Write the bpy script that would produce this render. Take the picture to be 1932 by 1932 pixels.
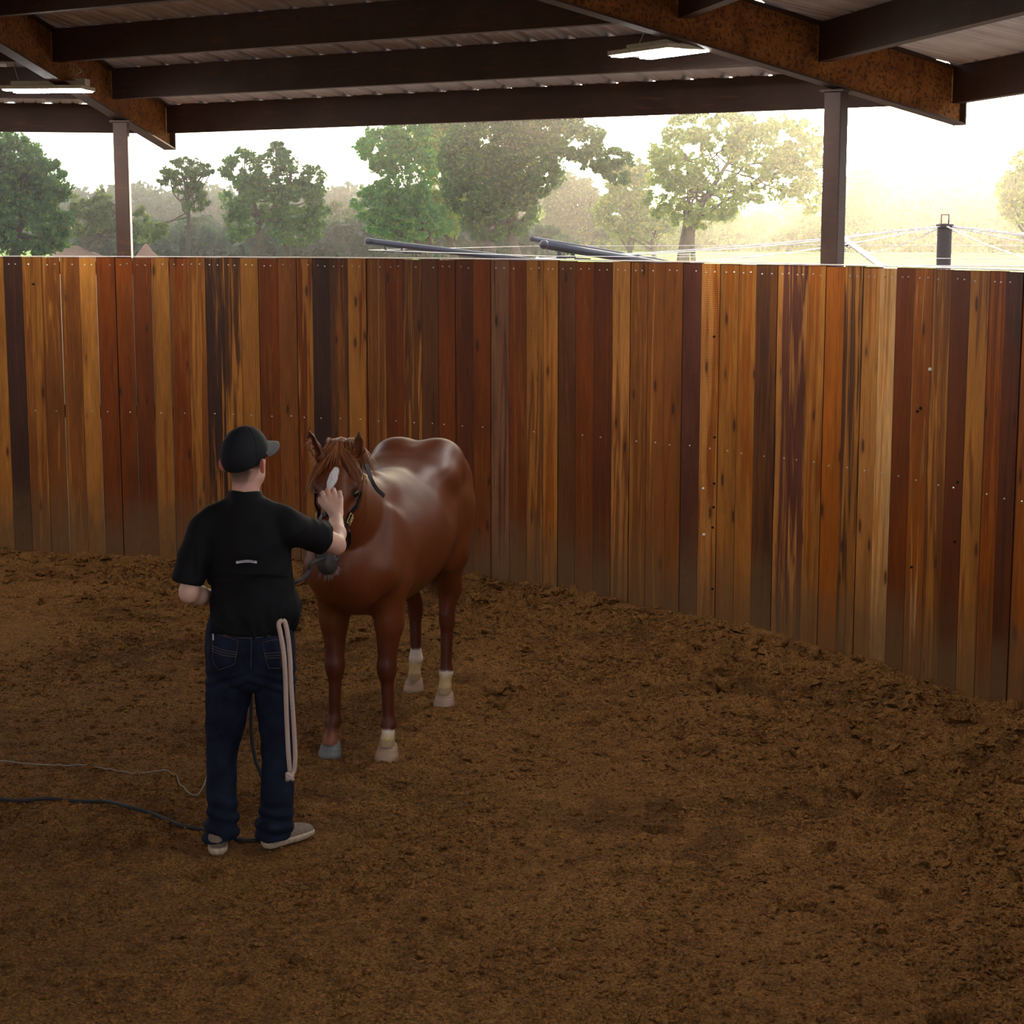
import bpy, math, random
import numpy as np
from mathutils import Vector, Matrix

for _o in list(bpy.data.objects):
    bpy.data.objects.remove(_o)
scene = bpy.context.scene
COL = scene.collection

# ------------------------------------------------------------------ camera
FPX = 3500.0                      # focal length in pixels of a 1932 px frame
PITCH = math.radians(8.7006)      # camera looks slightly down
HC = 2.673                        # eye height
cam_d = bpy.data.cameras.new('camera')
cam = bpy.data.objects.new('camera', cam_d)
COL.objects.link(cam)
cam_d.sensor_width = 36.0
cam_d.lens = 36.0 * FPX / 1932.0
cam_d.clip_start = 0.05
cam_d.clip_end = 1500
cam.location = (0, 0, HC)
cam.rotation_euler = (math.pi / 2 - PITCH, 0, 0)
scene.camera = cam

# ------------------------------------------------------------------ world, sun, exposure
vs = scene.view_settings
vs.view_transform = 'Standard'
vs.look = 'None'
vs.gamma = 1.0
vs.use_curve_mapping = False
vs.exposure = 0.12
scene.cycles.use_denoising = True
scene.cycles.use_adaptive_sampling = True
scene.cycles.adaptive_threshold = 0.04
scene.cycles.use_light_tree = True
scene.cycles.max_bounces = 4
scene.cycles.diffuse_bounces = 3
scene.cycles.transmission_bounces = 2
scene.cycles.glossy_bounces = 2
scene.cycles.volume_bounces = 0
scene.cycles.transparent_max_bounces = 4
scene.cycles.sample_clamp_indirect = 4.0

SUN_AZ, SUN_EL = math.radians(12.5), math.radians(4.5)
SUN_DIR = Vector((math.sin(SUN_AZ) * math.cos(SUN_EL), math.cos(SUN_AZ) * math.cos(SUN_EL), math.sin(SUN_EL)))
world = bpy.data.worlds.new('world')
scene.world = world
world.use_nodes = True
wt = world.node_tree
wt.nodes.clear()
w_out = wt.nodes.new('ShaderNodeOutputWorld')
w_bg = wt.nodes.new('ShaderNodeBackground')
w_tc = wt.nodes.new('ShaderNodeTexCoord')
w_dot = wt.nodes.new('ShaderNodeVectorMath'); w_dot.operation = 'DOT_PRODUCT'
w_dot.inputs[1].default_value = SUN_DIR
wt.links.new(w_tc.outputs['Generated'], w_dot.inputs[0])
w_r = wt.nodes.new('ShaderNodeValToRGB')
cr = w_r.color_ramp
cr.elements[0].position = 0.0; cr.elements[0].color = (0.33, 0.335, 0.35, 1)
cr.elements[1].position = 1.0; cr.elements[1].color = (1.0, 0.86, 0.66, 1)
for p_, c_ in ((0.45, (0.34, 0.35, 0.38, 1)), (0.85, (0.44, 0.45, 0.46, 1)), (0.97, (0.62, 0.58, 0.50, 1)), (0.992, (0.85, 0.75, 0.58, 1))):
    e_ = cr.elements.new(p_); e_.color = c_
wt.links.new(w_dot.outputs['Value'], w_r.inputs[0])
wt.links.new(w_r.outputs[0], w_bg.inputs[0])
w_bg.inputs[1].default_value = 5.0
w_max = wt.nodes.new('ShaderNodeMath'); w_max.operation = 'MAXIMUM'; w_max.inputs[1].default_value = 0.0
w_pow = wt.nodes.new('ShaderNodeMath'); w_pow.operation = 'POWER'; w_pow.inputs[1].default_value = 45.0
w_mul = wt.nodes.new('ShaderNodeMath'); w_mul.operation = 'MULTIPLY'; w_mul.inputs[1].default_value = 22.0
w_glow = wt.nodes.new('ShaderNodeBackground'); w_glow.inputs[0].default_value = (1.0, 0.80, 0.50, 1)
w_add = wt.nodes.new('ShaderNodeAddShader')
wt.links.new(w_dot.outputs['Value'], w_max.inputs[0]); wt.links.new(w_max.outputs[0], w_pow.inputs[0])
wt.links.new(w_pow.outputs[0], w_mul.inputs[0]); wt.links.new(w_mul.outputs[0], w_glow.inputs[1])
wt.links.new(w_bg.outputs[0], w_add.inputs[0]); wt.links.new(w_glow.outputs[0], w_add.inputs[1])
wt.links.new(w_add.outputs[0], w_out.inputs[0])

sun_d = bpy.data.lights.new('sun', 'SUN')
sun_d.energy = 4.5
sun_d.angle = math.radians(1.5)
sun_d.color = (1.0, 0.76, 0.45)
sun = bpy.data.objects.new('sun', sun_d)
COL.objects.link(sun)
sun.rotation_euler = (-SUN_DIR).to_track_quat('-Z', 'Y').to_euler()
sun.location = (20, 90, 30)

LAMP_STRENGTH = 115.0

# ------------------------------------------------------------------ place helpers
CP, SP = math.cos(PITCH), math.sin(PITCH)
PEN = np.array([-4.55, 7.358])    # centre of the round pen
PEN_R = 7.784
FENCE_H = 2.44

def _ray(u, v):
    x = (u - 966) / FPX; z = (966 - v) / FPX
    return np.array([x, CP + SP * z, -SP + CP * z])
def at_y(u, v, y):
    d = _ray(u, v); t = y / d[1]
    return np.array([d[0] * t, y, d[2] * t + HC])
def at_z(u, v, z):
    d = _ray(u, v); t = (z - HC) / d[2]
    return np.array([d[0] * t, d[1] * t, z])
def at_r(u, v, r):
    d = _ray(u, v); a = d[0] ** 2 + d[1] ** 2; b = -2 * (d[0] * PEN[0] + d[1] * PEN[1])
    c = PEN @ PEN - r * r
    t = (-b + math.sqrt(b * b - 4 * a * c)) / 2 / a
    return np.array([d[0] * t, d[1] * t, d[2] * t + HC])
def polar(r, ang, z):
    a = math.radians(ang)
    return np.array([PEN[0] + r * math.cos(a), PEN[1] + r * math.sin(a), z])

# ------------------------------------------------------------------ objects, tags
def tag(o, label=None, cat=None, group=None, kind=None):
    if label: o['label'] = label
    if cat: o['category'] = cat
    if group: o['group'] = group
    if kind: o['kind'] = kind
    return o
def empty(name, loc=(0, 0, 0)):
    o = bpy.data.objects.new(name, None)
    o.location = loc; o.empty_display_size = 0.1
    COL.objects.link(o)
    return o
def link(name, me, parent=None):
    o = bpy.data.objects.new(name, me)
    COL.objects.link(o)
    if parent is not None:
        o.parent = parent
        o.matrix_parent_inverse = Matrix.Translation(-Vector(world_loc(parent)))
    return o
def world_loc(o):
    v = Vector(o.location)
    p = o.parent
    if p is not None:
        v = Vector((0, 0, 0)) if o.type == 'MESH' and tuple(o.location) == (0, 0, 0) else v
    return v
def mesh_np(name, V, F, mat, parent=None, smooth=False, attrs=None, uv=None):
    """V (n,3) world coordinates; F (m,3|4) or list of arrays."""
    V = np.asarray(V, dtype=np.float32)
    me = bpy.data.meshes.new(name)
    Fs = F if isinstance(F, list) and len(F) and isinstance(F[0], np.ndarray) and F[0].ndim == 2 else [np.asarray(F)]
    Fs = [f for f in Fs if len(f)]
    loops = np.concatenate([f.ravel() for f in Fs]).astype(np.int32)
    tot = np.concatenate([np.full(len(f), f.shape[1]) for f in Fs]).astype(np.int32)
    start = np.concatenate([[0], np.cumsum(tot)[:-1]]).astype(np.int32)
    me.vertices.add(len(V)); me.vertices.foreach_set('co', V.ravel())
    me.loops.add(len(loops)); me.loops.foreach_set('vertex_index', loops)
    me.polygons.add(len(tot)); me.polygons.foreach_set('loop_start', start)
    me.polygons.foreach_set('loop_total', tot)
    me.update(calc_edges=True)
    if smooth:
        me.polygons.foreach_set('use_smooth', np.ones(len(tot), dtype=bool))
    else:
        me.shade_flat()
    if attrs:
        for k, (dom, arr) in attrs.items():
            a = me.attributes.new(k, 'FLOAT_COLOR', dom)
            arr = np.asarray(arr, dtype=np.float32)
            if arr.shape[1] == 3:
                arr = np.concatenate([arr, np.ones((len(arr), 1), np.float32)], 1)
            a.data.foreach_set('color', arr.ravel())
    if uv is not None:       # per vertex uv
        ul = me.uv_layers.new(name='UVMap')
        ul.data.foreach_set('uv', np.asarray(uv, dtype=np.float32)[loops].ravel())
    me.validate()
    if mat is not None:
        me.materials.append(mat)
    return link(name, me, parent)

class MB:
    """collects shapes of one mesh"""
    def __init__(s): s.V = []; s.F = []; s.n = 0
    def add(s, V, F):
        V = np.asarray(V, dtype=float)
        s.V.append(V); s.F += [tuple(int(i) + s.n for i in f) for f in F]; s.n += len(V)
    def box(s, c, size, X=(1, 0, 0), Y=(0, 1, 0), Z=(0, 0, 1)):
        c = np.asarray(c, float); X, Y, Z = [np.asarray(a, float) for a in (X, Y, Z)]
        hx, hy, hz = [k / 2 for k in size]
        V = [c + X * i * hx + Y * j * hy + Z * k * hz for i in (-1, 1) for j in (-1, 1) for k in (-1, 1)]
        s.add(V, [(0, 1, 3, 2), (4, 6, 7, 5), (0, 4, 5, 1), (2, 3, 7, 6), (0, 2, 6, 4), (1, 5, 7, 3)])
    def beam(s, A, B, prof, up=(0, 0, 1)):
        """closed 2-D profile [(side, up)...] swept from A to B"""
        A, B = np.asarray(A, float), np.asarray(B, float)
        d = (B - A) / np.linalg.norm(B - A)
        S = np.cross(d, up); S /= np.linalg.norm(S)
        U = np.asarray(up, float)
        n = len(prof)
        V = [A + S * p[0] + U * p[1] for p in prof] + [B + S * p[0] + U * p[1] for p in prof]
        F = [(i, (i + 1) % n, n + (i + 1) % n, n + i) for i in range(n)]
        F += [tuple(range(n))[::-1], tuple(range(n, 2 * n))]
        s.add(V, F)
    def tube(s, P, r, n=8, caps=True):
        P = np.asarray(P, float); m = len(P)
        r = np.full(m, r) if np.isscalar(r) else np.asarray(r, float)
        V = []
        T = np.gradient(P, axis=0); T /= np.linalg.norm(T, axis=1)[:, None] + 1e-12
        ref = np.array([0, 0, 1.0]) if abs(T[0][2]) < 0.9 else np.array([1.0, 0, 0])
        N = np.cross(T[0], ref); N /= np.linalg.norm(N)
        for i in range(m):
            N = N - T[i] * (N @ T[i]); N /= np.linalg.norm(N) + 1e-12
            Bn = np.cross(T[i], N)
            for k in range(n):
                a = 2 * math.pi * k / n
                V.append(P[i] + r[i] * (math.cos(a) * N + math.sin(a) * Bn))
        F = [(i * n + k, i * n + (k + 1) % n, (i + 1) * n + (k + 1) % n, (i + 1) * n + k) for i in range(m - 1) for k in range(n)]
        if caps:
            F += [tuple(range(n))[::-1], tuple(range((m - 1) * n, m * n))]
        s.add(V, F)
    def ring_stack(s, rings, caps=True):
        """list of equally long closed rings"""
        n = len(rings[0]); V = np.concatenate([np.asarray(r, float) for r in rings])
        m = len(rings)
        F = [(i * n + k, i * n + (k + 1) % n, (i + 1) * n + (k + 1) % n, (i + 1) * n + k) for i in range(m - 1) for k in range(n)]
        if caps: F += [tuple(range(n))[::-1], tuple(range((m - 1) * n, m * n))]
        s.add(V, F)
    def sphere(s, c, r, n=8):
        c = np.asarray(c, float); r = np.asarray(r, float) * np.ones(3)
        rings = []
        for i in range(1, n):
            t = math.pi * i / n
            rings.append([c + r * np.array([math.sin(t) * math.cos(a), math.sin(t) * math.sin(a), math.cos(t)]) for a in np.linspace(0, 2 * math.pi, 2 * n, endpoint=False)])
        s.ring_stack(rings)
    def build(s, name, mat, parent=None, smooth=False, bevel=0, wn=False):
        me = bpy.data.meshes.new(name)
        me.from_pydata([tuple(v) for v in np.concatenate(s.V)], [], s.F)
        if smooth: me.polygons.foreach_set('use_smooth', np.ones(len(me.polygons), dtype=bool))
        me.materials.append(mat)
        o = link(name, me, parent)
        if bevel:
            b = o.modifiers.new('bevel', 'BEVEL'); b.width = bevel; b.segments = 2; b.limit_method = 'ANGLE'
        return o

def spline(P, n=8):
    P = np.asarray(P, float)
    Q = np.concatenate([[2 * P[0] - P[1]], P, [2 * P[-1] - P[-2]]])
    out = []
    for i in range(1, len(Q) - 2):
        for t in np.linspace(0, 1, n, endpoint=False):
            a, b, c, d = Q[i - 1], Q[i], Q[i + 1], Q[i + 2]
            out.append(0.5 * (2 * b + (c - a) * t + (2 * a - 5 * b + 4 * c - d) * t * t + (3 * b - a - 3 * c + d) * t ** 3))
    out.append(P[-1])
    return np.array(out)

# ------------------------------------------------------------------ noise
_rng = np.random.RandomState(7)
_perm = np.tile(_rng.permutation(256), 3)
_g3 = _rng.normal(size=(256, 3)); _g3 /= np.linalg.norm(_g3, axis=1)[:, None]
_g2 = _g3[:, :2] / np.linalg.norm(_g3[:, :2], axis=1)[:, None]
def perlin2(x, y, seed=0):
    xi = np.floor(x).astype(int); yi = np.floor(y).astype(int)
    xf, yf = x - xi, y - yi
    u = xf ** 3 * (xf * (xf * 6 - 15) + 10); v = yf ** 3 * (yf * (yf * 6 - 15) + 10)
    def g(i, j):
        h = _perm[(_perm[(xi + i + seed * 17) & 255] + yi + j) & 255]
        return _g2[h, 0] * (xf - i) + _g2[h, 1] * (yf - j)
    a = g(0, 0) * (1 - u) + g(1, 0) * u; b = g(0, 1) * (1 - u) + g(1, 1) * u
    return (a * (1 - v) + b * v) * 1.4
def perlin3(P, seed=0):
    I = np.floor(P).astype(int); f = P - I
    w = f ** 3 * (f * (f * 6 - 15) + 10)
    out = 0
    for i in (0, 1):
        for j in (0, 1):
            for k in (0, 1):
                h = _perm[(_perm[(_perm[(I[:, 0] + i + seed * 13) & 255] + I[:, 1] + j) & 255] + I[:, 2] + k) & 255]
                g = _g3[h]
                d = g[:, 0] * (f[:, 0] - i) + g[:, 1] * (f[:, 1] - j) + g[:, 2] * (f[:, 2] - k)
                ww = (w[:, 0] if i else 1 - w[:, 0]) * (w[:, 1] if j else 1 - w[:, 1]) * (w[:, 2] if k else 1 - w[:, 2])
                out = out + d * ww
    return out * 1.5
def sstep(a, b, x):
    t = np.clip((x - a) / (b - a), 0, 1)
    return t * t * (3 - 2 * t)

# ------------------------------------------------------------------ smooth solid modelling (distance fields -> quads)
def nrm(v):
    v = np.asarray(v, float); return v / np.linalg.norm(v)
class Solid:
    def __init__(s, lo, hi, h):
        s.lo = np.asarray(lo, float); s.h = h
        s.n = np.ceil((np.asarray(hi, float) - s.lo) / h).astype(int) + 1
        s.d = np.full(tuple(s.n), 9.0, np.float32)
    def _loc(s, lo, hi):
        a = np.clip(np.floor((lo - s.lo) / s.h).astype(int), 0, s.n); b = np.clip(np.ceil((hi - s.lo) / s.h).astype(int) + 1, 0, s.n)
        if np.any(b <= a): return None
        sl = tuple(slice(a[i], b[i]) for i in range(3))
        X = [(s.lo[i] + s.h * np.arange(a[i], b[i])).astype(np.float32).reshape([-1 if j == i else 1 for j in range(3)]) for i in range(3)]
        return sl, X
    def _comb(s, sl, d, k, op):
        a = s.d[sl]
        if op == 'add':
            h = np.clip(0.5 + 0.5 * (d - a) / k, 0, 1)
            s.d[sl] = d + (a - d) * h - k * h * (1 - h)
        elif op == 'sub':
            b = -d
            h = np.clip(0.5 - 0.5 * (b - a) / k, 0, 1)
            s.d[sl] = b + (a - b) * h + k * h * (1 - h)
    def seg(s, A, B, ra, rb=None, k=0.02, U=None, op='add'):
        """tapered capsule; ra/rb = radius or (radius along U, radius across)"""
        A, B = np.asarray(A, float), np.asarray(B, float)
        rb = ra if rb is None else rb
        ra = (ra, ra) if np.isscalar(ra) else ra; rb = (rb, rb) if np.isscalar(rb) else rb
        L = np.linalg.norm(B - A)
        W = (B - A) / L if L > 1e-6 else np.array([0, 0, 1.0])
        if U is None: U = np.array([1.0, 0, 0]) if abs(W[0]) < 0.9 else np.array([0, 1.0, 0])
        U = np.asarray(U, float); U = nrm(U - W * (U @ W)); Vv = np.cross(W, U)
        R = max(*ra, *rb) + k + 2 * s.h
        g = s._loc(np.minimum(A, B) - R, np.maximum(A, B) + R)
        if g is None: return s
        sl, (x, y, z) = g
        x = x - A[0]; y = y - A[1]; z = z - A[2]
        w = x * W[0] + y * W[1] + z * W[2]
        t = np.clip(w / max(L, 1e-6), 0, 1)
        c = w - t * L
        a = x * U[0] + y * U[1] + z * U[2]; b = x * Vv[0] + y * Vv[1] + z * Vv[2]
        ru = ra[0] + (rb[0] - ra[0]) * t; rv = ra[1] + (rb[1] - ra[1]) * t; rw = np.minimum(ru, rv)
        m = np.sqrt((a / ru) ** 2 + (b / rv) ** 2 + (c / rw) ** 2)
        g1 = np.sqrt((a / ru ** 2) ** 2 + (b / rv ** 2) ** 2 + (c / rw ** 2) ** 2) + 1e-5
        s._comb(sl, (m * (m - 1) / g1).astype(np.float32), k, op)
        return s
    def ell(s, c, r, R=None, k=0.02, op='add'):
        """ellipsoid, R = three axis vectors (rows)"""
        c = np.asarray(c, float); r = np.asarray(r, float) * np.ones(3)
        R = np.eye(3) if R is None else np.asarray(R, float)
        e = max(r) + k + 2 * s.h
        g = s._loc(c - e, c + e)
        if g is None: return s
        sl, (x, y, z) = g
        x = x - c[0]; y = y - c[1]; z = z - c[2]
        q = [(x * R[i][0] + y * R[i][1] + z * R[i][2]) for i in range(3)]
        m = np.sqrt(sum((q[i] / r[i]) ** 2 for i in range(3)))
        g1 = np.sqrt(sum((q[i] / r[i] ** 2) ** 2 for i in range(3))) + 1e-5
        s._comb(sl, (m * (m - 1) / g1).astype(np.float32), k, op)
        return s
    def chain(s, pts, k=0.02, U=None, n=4):
        """pts rows: x y z ru rv ; smoothed by a spline"""
        Q = spline(np.asarray(pts, float), n)
        for a, b in zip(Q[:-1], Q[1:]):
            s.seg(a[:3], b[:3], (a[3], a[4]), (b[3], b[4]), k=k, U=U)
        return s
    def plane(s, p, nrm_out, k=0.004, lo=None, hi=None):
        """cut away what lies on the side nrm_out points to (inside an optional box)"""
        p = np.asarray(p, float); N = nrm(nrm_out)
        lo = s.lo if lo is None else np.asarray(lo, float); hi = s.lo + s.n * s.h if hi is None else np.asarray(hi, float)
        g = s._loc(lo, hi)
        if g is None: return s
        sl, (x, y, z) = g
        d = ((x - p[0]) * N[0] + (y - p[1]) * N[1] + (z - p[2]) * N[2]).astype(np.float32)
        s._comb(sl, -d, k, 'sub')
        return s
    def value(s, P):
        P = np.atleast_2d(P); q = (P - s.lo) / s.h
        q = np.clip(q, 0, s.n - 1.001); i = q.astype(int); f = q - i
        out = 0
        for a in (0, 1):
            for b in (0, 1):
                for c in (0, 1):
                    w = (f[:, 0] if a else 1 - f[:, 0]) * (f[:, 1] if b else 1 - f[:, 1]) * (f[:, 2] if c else 1 - f[:, 2])
                    out = out + w * s.d[i[:, 0] + a, i[:, 1] + b, i[:, 2] + c]
        return out
    def project(s, p, d, off=0.0, maxd=0.4):
        """from p (inside) go along d until outside; point on the surface"""
        p = np.asarray(p, float); d = nrm(d)
        T = np.arange(0, maxd, 0.002)
        v = s.value(p + T[:, None] * d)
        i = np.argmax(v > 0) if np.any(v > 0) else 0
        return p + d * (T[i] + off)
    def mesh(s, smooth=2, keep=None):
        """surface nets"""
        d = s.d; ins = d < 0
        nx, ny, nz = d.shape
        c = np.zeros((nx - 1, ny - 1, nz - 1), np.uint8)
        for a in (0, 1):
            for b in (0, 1):
                for e in (0, 1):
                    c += ins[a:nx - 1 + a, b:ny - 1 + b, e:nz - 1 + e]
        act = (c > 0) & (c < 8)
        idx = np.full(act.shape, -1, np.int64)
        I = np.argwhere(act); idx[tuple(I.T)] = np.arange(len(I))
        acc = np.zeros((len(I), 3)); cnt = np.zeros(len(I))
        cor = [np.array([a, b, e]) for a in (0, 1) for b in (0, 1) for e in (0, 1)]
        val = {tuple(q): d[I[:, 0] + q[0], I[:, 1] + q[1], I[:, 2] + q[2]] for q in cor}
        for q in cor:
            for ax in range(3):
                if q[ax] == 0:
                    r = q.copy(); r[ax] = 1
                    v0, v1 = val[tuple(q)], val[tuple(r)]
                    m = (v0 < 0) != (v1 < 0)
                    t = np.where(m, v0 / np.where(m, v0 - v1, 1), 0)
                    P = q[None] + t[:, None] * (r - q)[None]
                    acc += P * m[:, None]; cnt += m
        V = s.lo + s.h * (I + acc / cnt[:, None])
        Fs = []
        for ax in range(3):
            o1, o2 = [(1, 2), (2, 0), (0, 1)][ax]
            sa = [slice(1, -1)] * 3; sa[ax] = slice(0, -1); sb = [slice(1, -1)] * 3; sb[ax] = slice(1, None)
            A, B = ins[tuple(sa)], ins[tuple(sb)]
            for flip, M in ((False, A & ~B), (True, ~A & B)):
                E = np.argwhere(M)
                if not len(E): continue
                base = E.copy(); 
                for o in (o1, o2): base[:, o] += 1
                def cell(da, db):
                    q = base.copy(); q[:, o1] -= da; q[:, o2] -= db
                    return idx[q[:, 0], q[:, 1], q[:, 2]]
                quad = np.stack([cell(1, 1), cell(0, 1), cell(0, 0), cell(1, 0)], 1)
                Fs.append(quad[:, ::-1] if flip else quad)
        F = np.concatenate(Fs)
        F = F[(F >= 0).all(1)]
        for _ in range(smooth):
            V = laplace(V, F, 0.5)
        return V, F
def laplace(V, F, f=0.5):
    a = F[:, [0, 1, 2, 3]].ravel(); b = F[:, [1, 2, 3, 0]].ravel()
    n = np.bincount(a, minlength=len(V)) + np.bincount(b, minlength=len(V))
    S = np.stack([np.bincount(a, V[b, i], len(V)) + np.bincount(b, V[a, i], len(V)) for i in range(3)], 1)
    return V + f * (S / np.maximum(n, 1)[:, None] - V)
def normals(V, F):
    N = np.cross(V[F[:, 2]] - V[F[:, 0]], V[F[:, 3]] - V[F[:, 1]])
    out = np.stack([sum(np.bincount(F[:, k], N[:, i], len(V)) for k in range(4)) for i in range(3)], 1)
    return out / (np.linalg.norm(out, axis=1)[:, None] + 1e-12)

# ------------------------------------------------------------------ materials
class NT:
    def __init__(s, name):
        s.m = bpy.data.materials.new(name); s.m.use_nodes = True
        s.t = s.m.node_tree; s.t.nodes.clear()
        s.out = s.t.nodes.new('ShaderNodeOutputMaterial')
        s.b = s.t.nodes.new('ShaderNodeBsdfPrincipled')
        s.t.links.new(s.b.outputs[0], s.out.inputs[0])
    def n(s, typ, **kw):
        nd = s.t.nodes.new('ShaderNode' + typ)
        for k, v in kw.items(): setattr(nd, k, v)
        return nd
    def l(s, a, b): s.t.links.new(a, b)
    def set(s, **kw):
        for k, v in kw.items(): s.b.inputs[k.replace('_', ' ')].default_value = v
    def coord(s, kind='Object', scale=(1, 1, 1), loc=(0, 0, 0)):
        tc = s.n('TexCoord'); mp = s.n('Mapping')
        mp.inputs['Scale'].default_value = scale; mp.inputs['Location'].default_value = loc
        s.l(tc.outputs[kind], mp.inputs[0]); return mp.outputs[0]
    def noise(s, co, scale, detail=4, rough=0.55, dist=0.0):
        nd = s.n('TexNoise'); nd.inputs['Scale'].default_value = scale; nd.inputs['Detail'].default_value = detail
        nd.inputs['Roughness'].default_value = rough; nd.inputs['Distortion'].default_value = dist
        s.l(co, nd.inputs['Vector']); return nd.outputs['Fac']
    def ramp(s, fac, stops):
        r = s.n('ValToRGB'); e = r.color_ramp.elements
        while len(e) > 1: e.remove(e[-1])
        e[0].position = stops[0][0]; e[0].color = (*stops[0][1], 1) if len(stops[0][1]) == 3 else stops[0][1]
        for p, c in stops[1:]:
            q = e.new(p); q.color = (*c, 1)
        s.l(fac, r.inputs[0]); return r.outputs[0]
    def mrange(s, v, a, b, c=0, d=1):
        m = s.n('MapRange'); m.interpolation_type = 'SMOOTHSTEP'
        for i, x in enumerate((a, b, c, d)): m.inputs[1 + i].default_value = x
        s.l(v, m.inputs[0]); return m.outputs[0]
    def math(s, op, a, b=None):
        m = s.n('Math', operation=op)
        for i, x in enumerate((a, b)):
            if x is None: continue
            if isinstance(x, (int, float)): m.inputs[i].default_value = x
            else: s.l(x, m.inputs[i])
        return m.outputs[0]
    def mix(s, fac, a, b, blend='MIX'):
        m = s.n('Mix', data_type='RGBA', blend_type=blend)
        for i, x in ((0, fac), (6, a), (7, b)):
            if isinstance(x, (int, float)): m.inputs[i].default_value = x
            elif isinstance(x, tuple): m.inputs[i].default_value = (*x, 1)
            else: s.l(x, m.inputs[i])
        return m.outputs[2]
    def bump(s, h, strength=0.3, dist=0.01, normal=None):
        b = s.n('Bump'); b.inputs['Strength'].default_value = strength; b.inputs['Distance'].default_value = dist
        s.l(h, b.inputs['Height'])
        if normal is not None: s.l(normal, b.inputs['Normal'])
        s.l(b.outputs[0], s.b.inputs['Normal']); return b.outputs[0]
    def color(s, c): s.l(c, s.b.inputs['Base Color'])

def simple(name, col, rough=0.6, metal=0.0, var=0.12, scale=20, bump=0.0, bscale=None, spec=0.5, coord='Object'):
    m = NT(name); co = m.coord(coord)
    f = m.noise(co, scale)
    lo = tuple(max(0, c * (1 - var)) for c in col); hi = tuple(min(1, c * (1 + var)) for c in col)
    m.color(m.ramp(f, [(0.3, lo), (0.7, hi)]))
    m.set(Roughness=rough, Metallic=metal, Specular_IOR_Level=spec)
    if bump: m.bump(m.noise(co, bscale or scale * 4), 0.5, bump)
    return m.m

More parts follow.
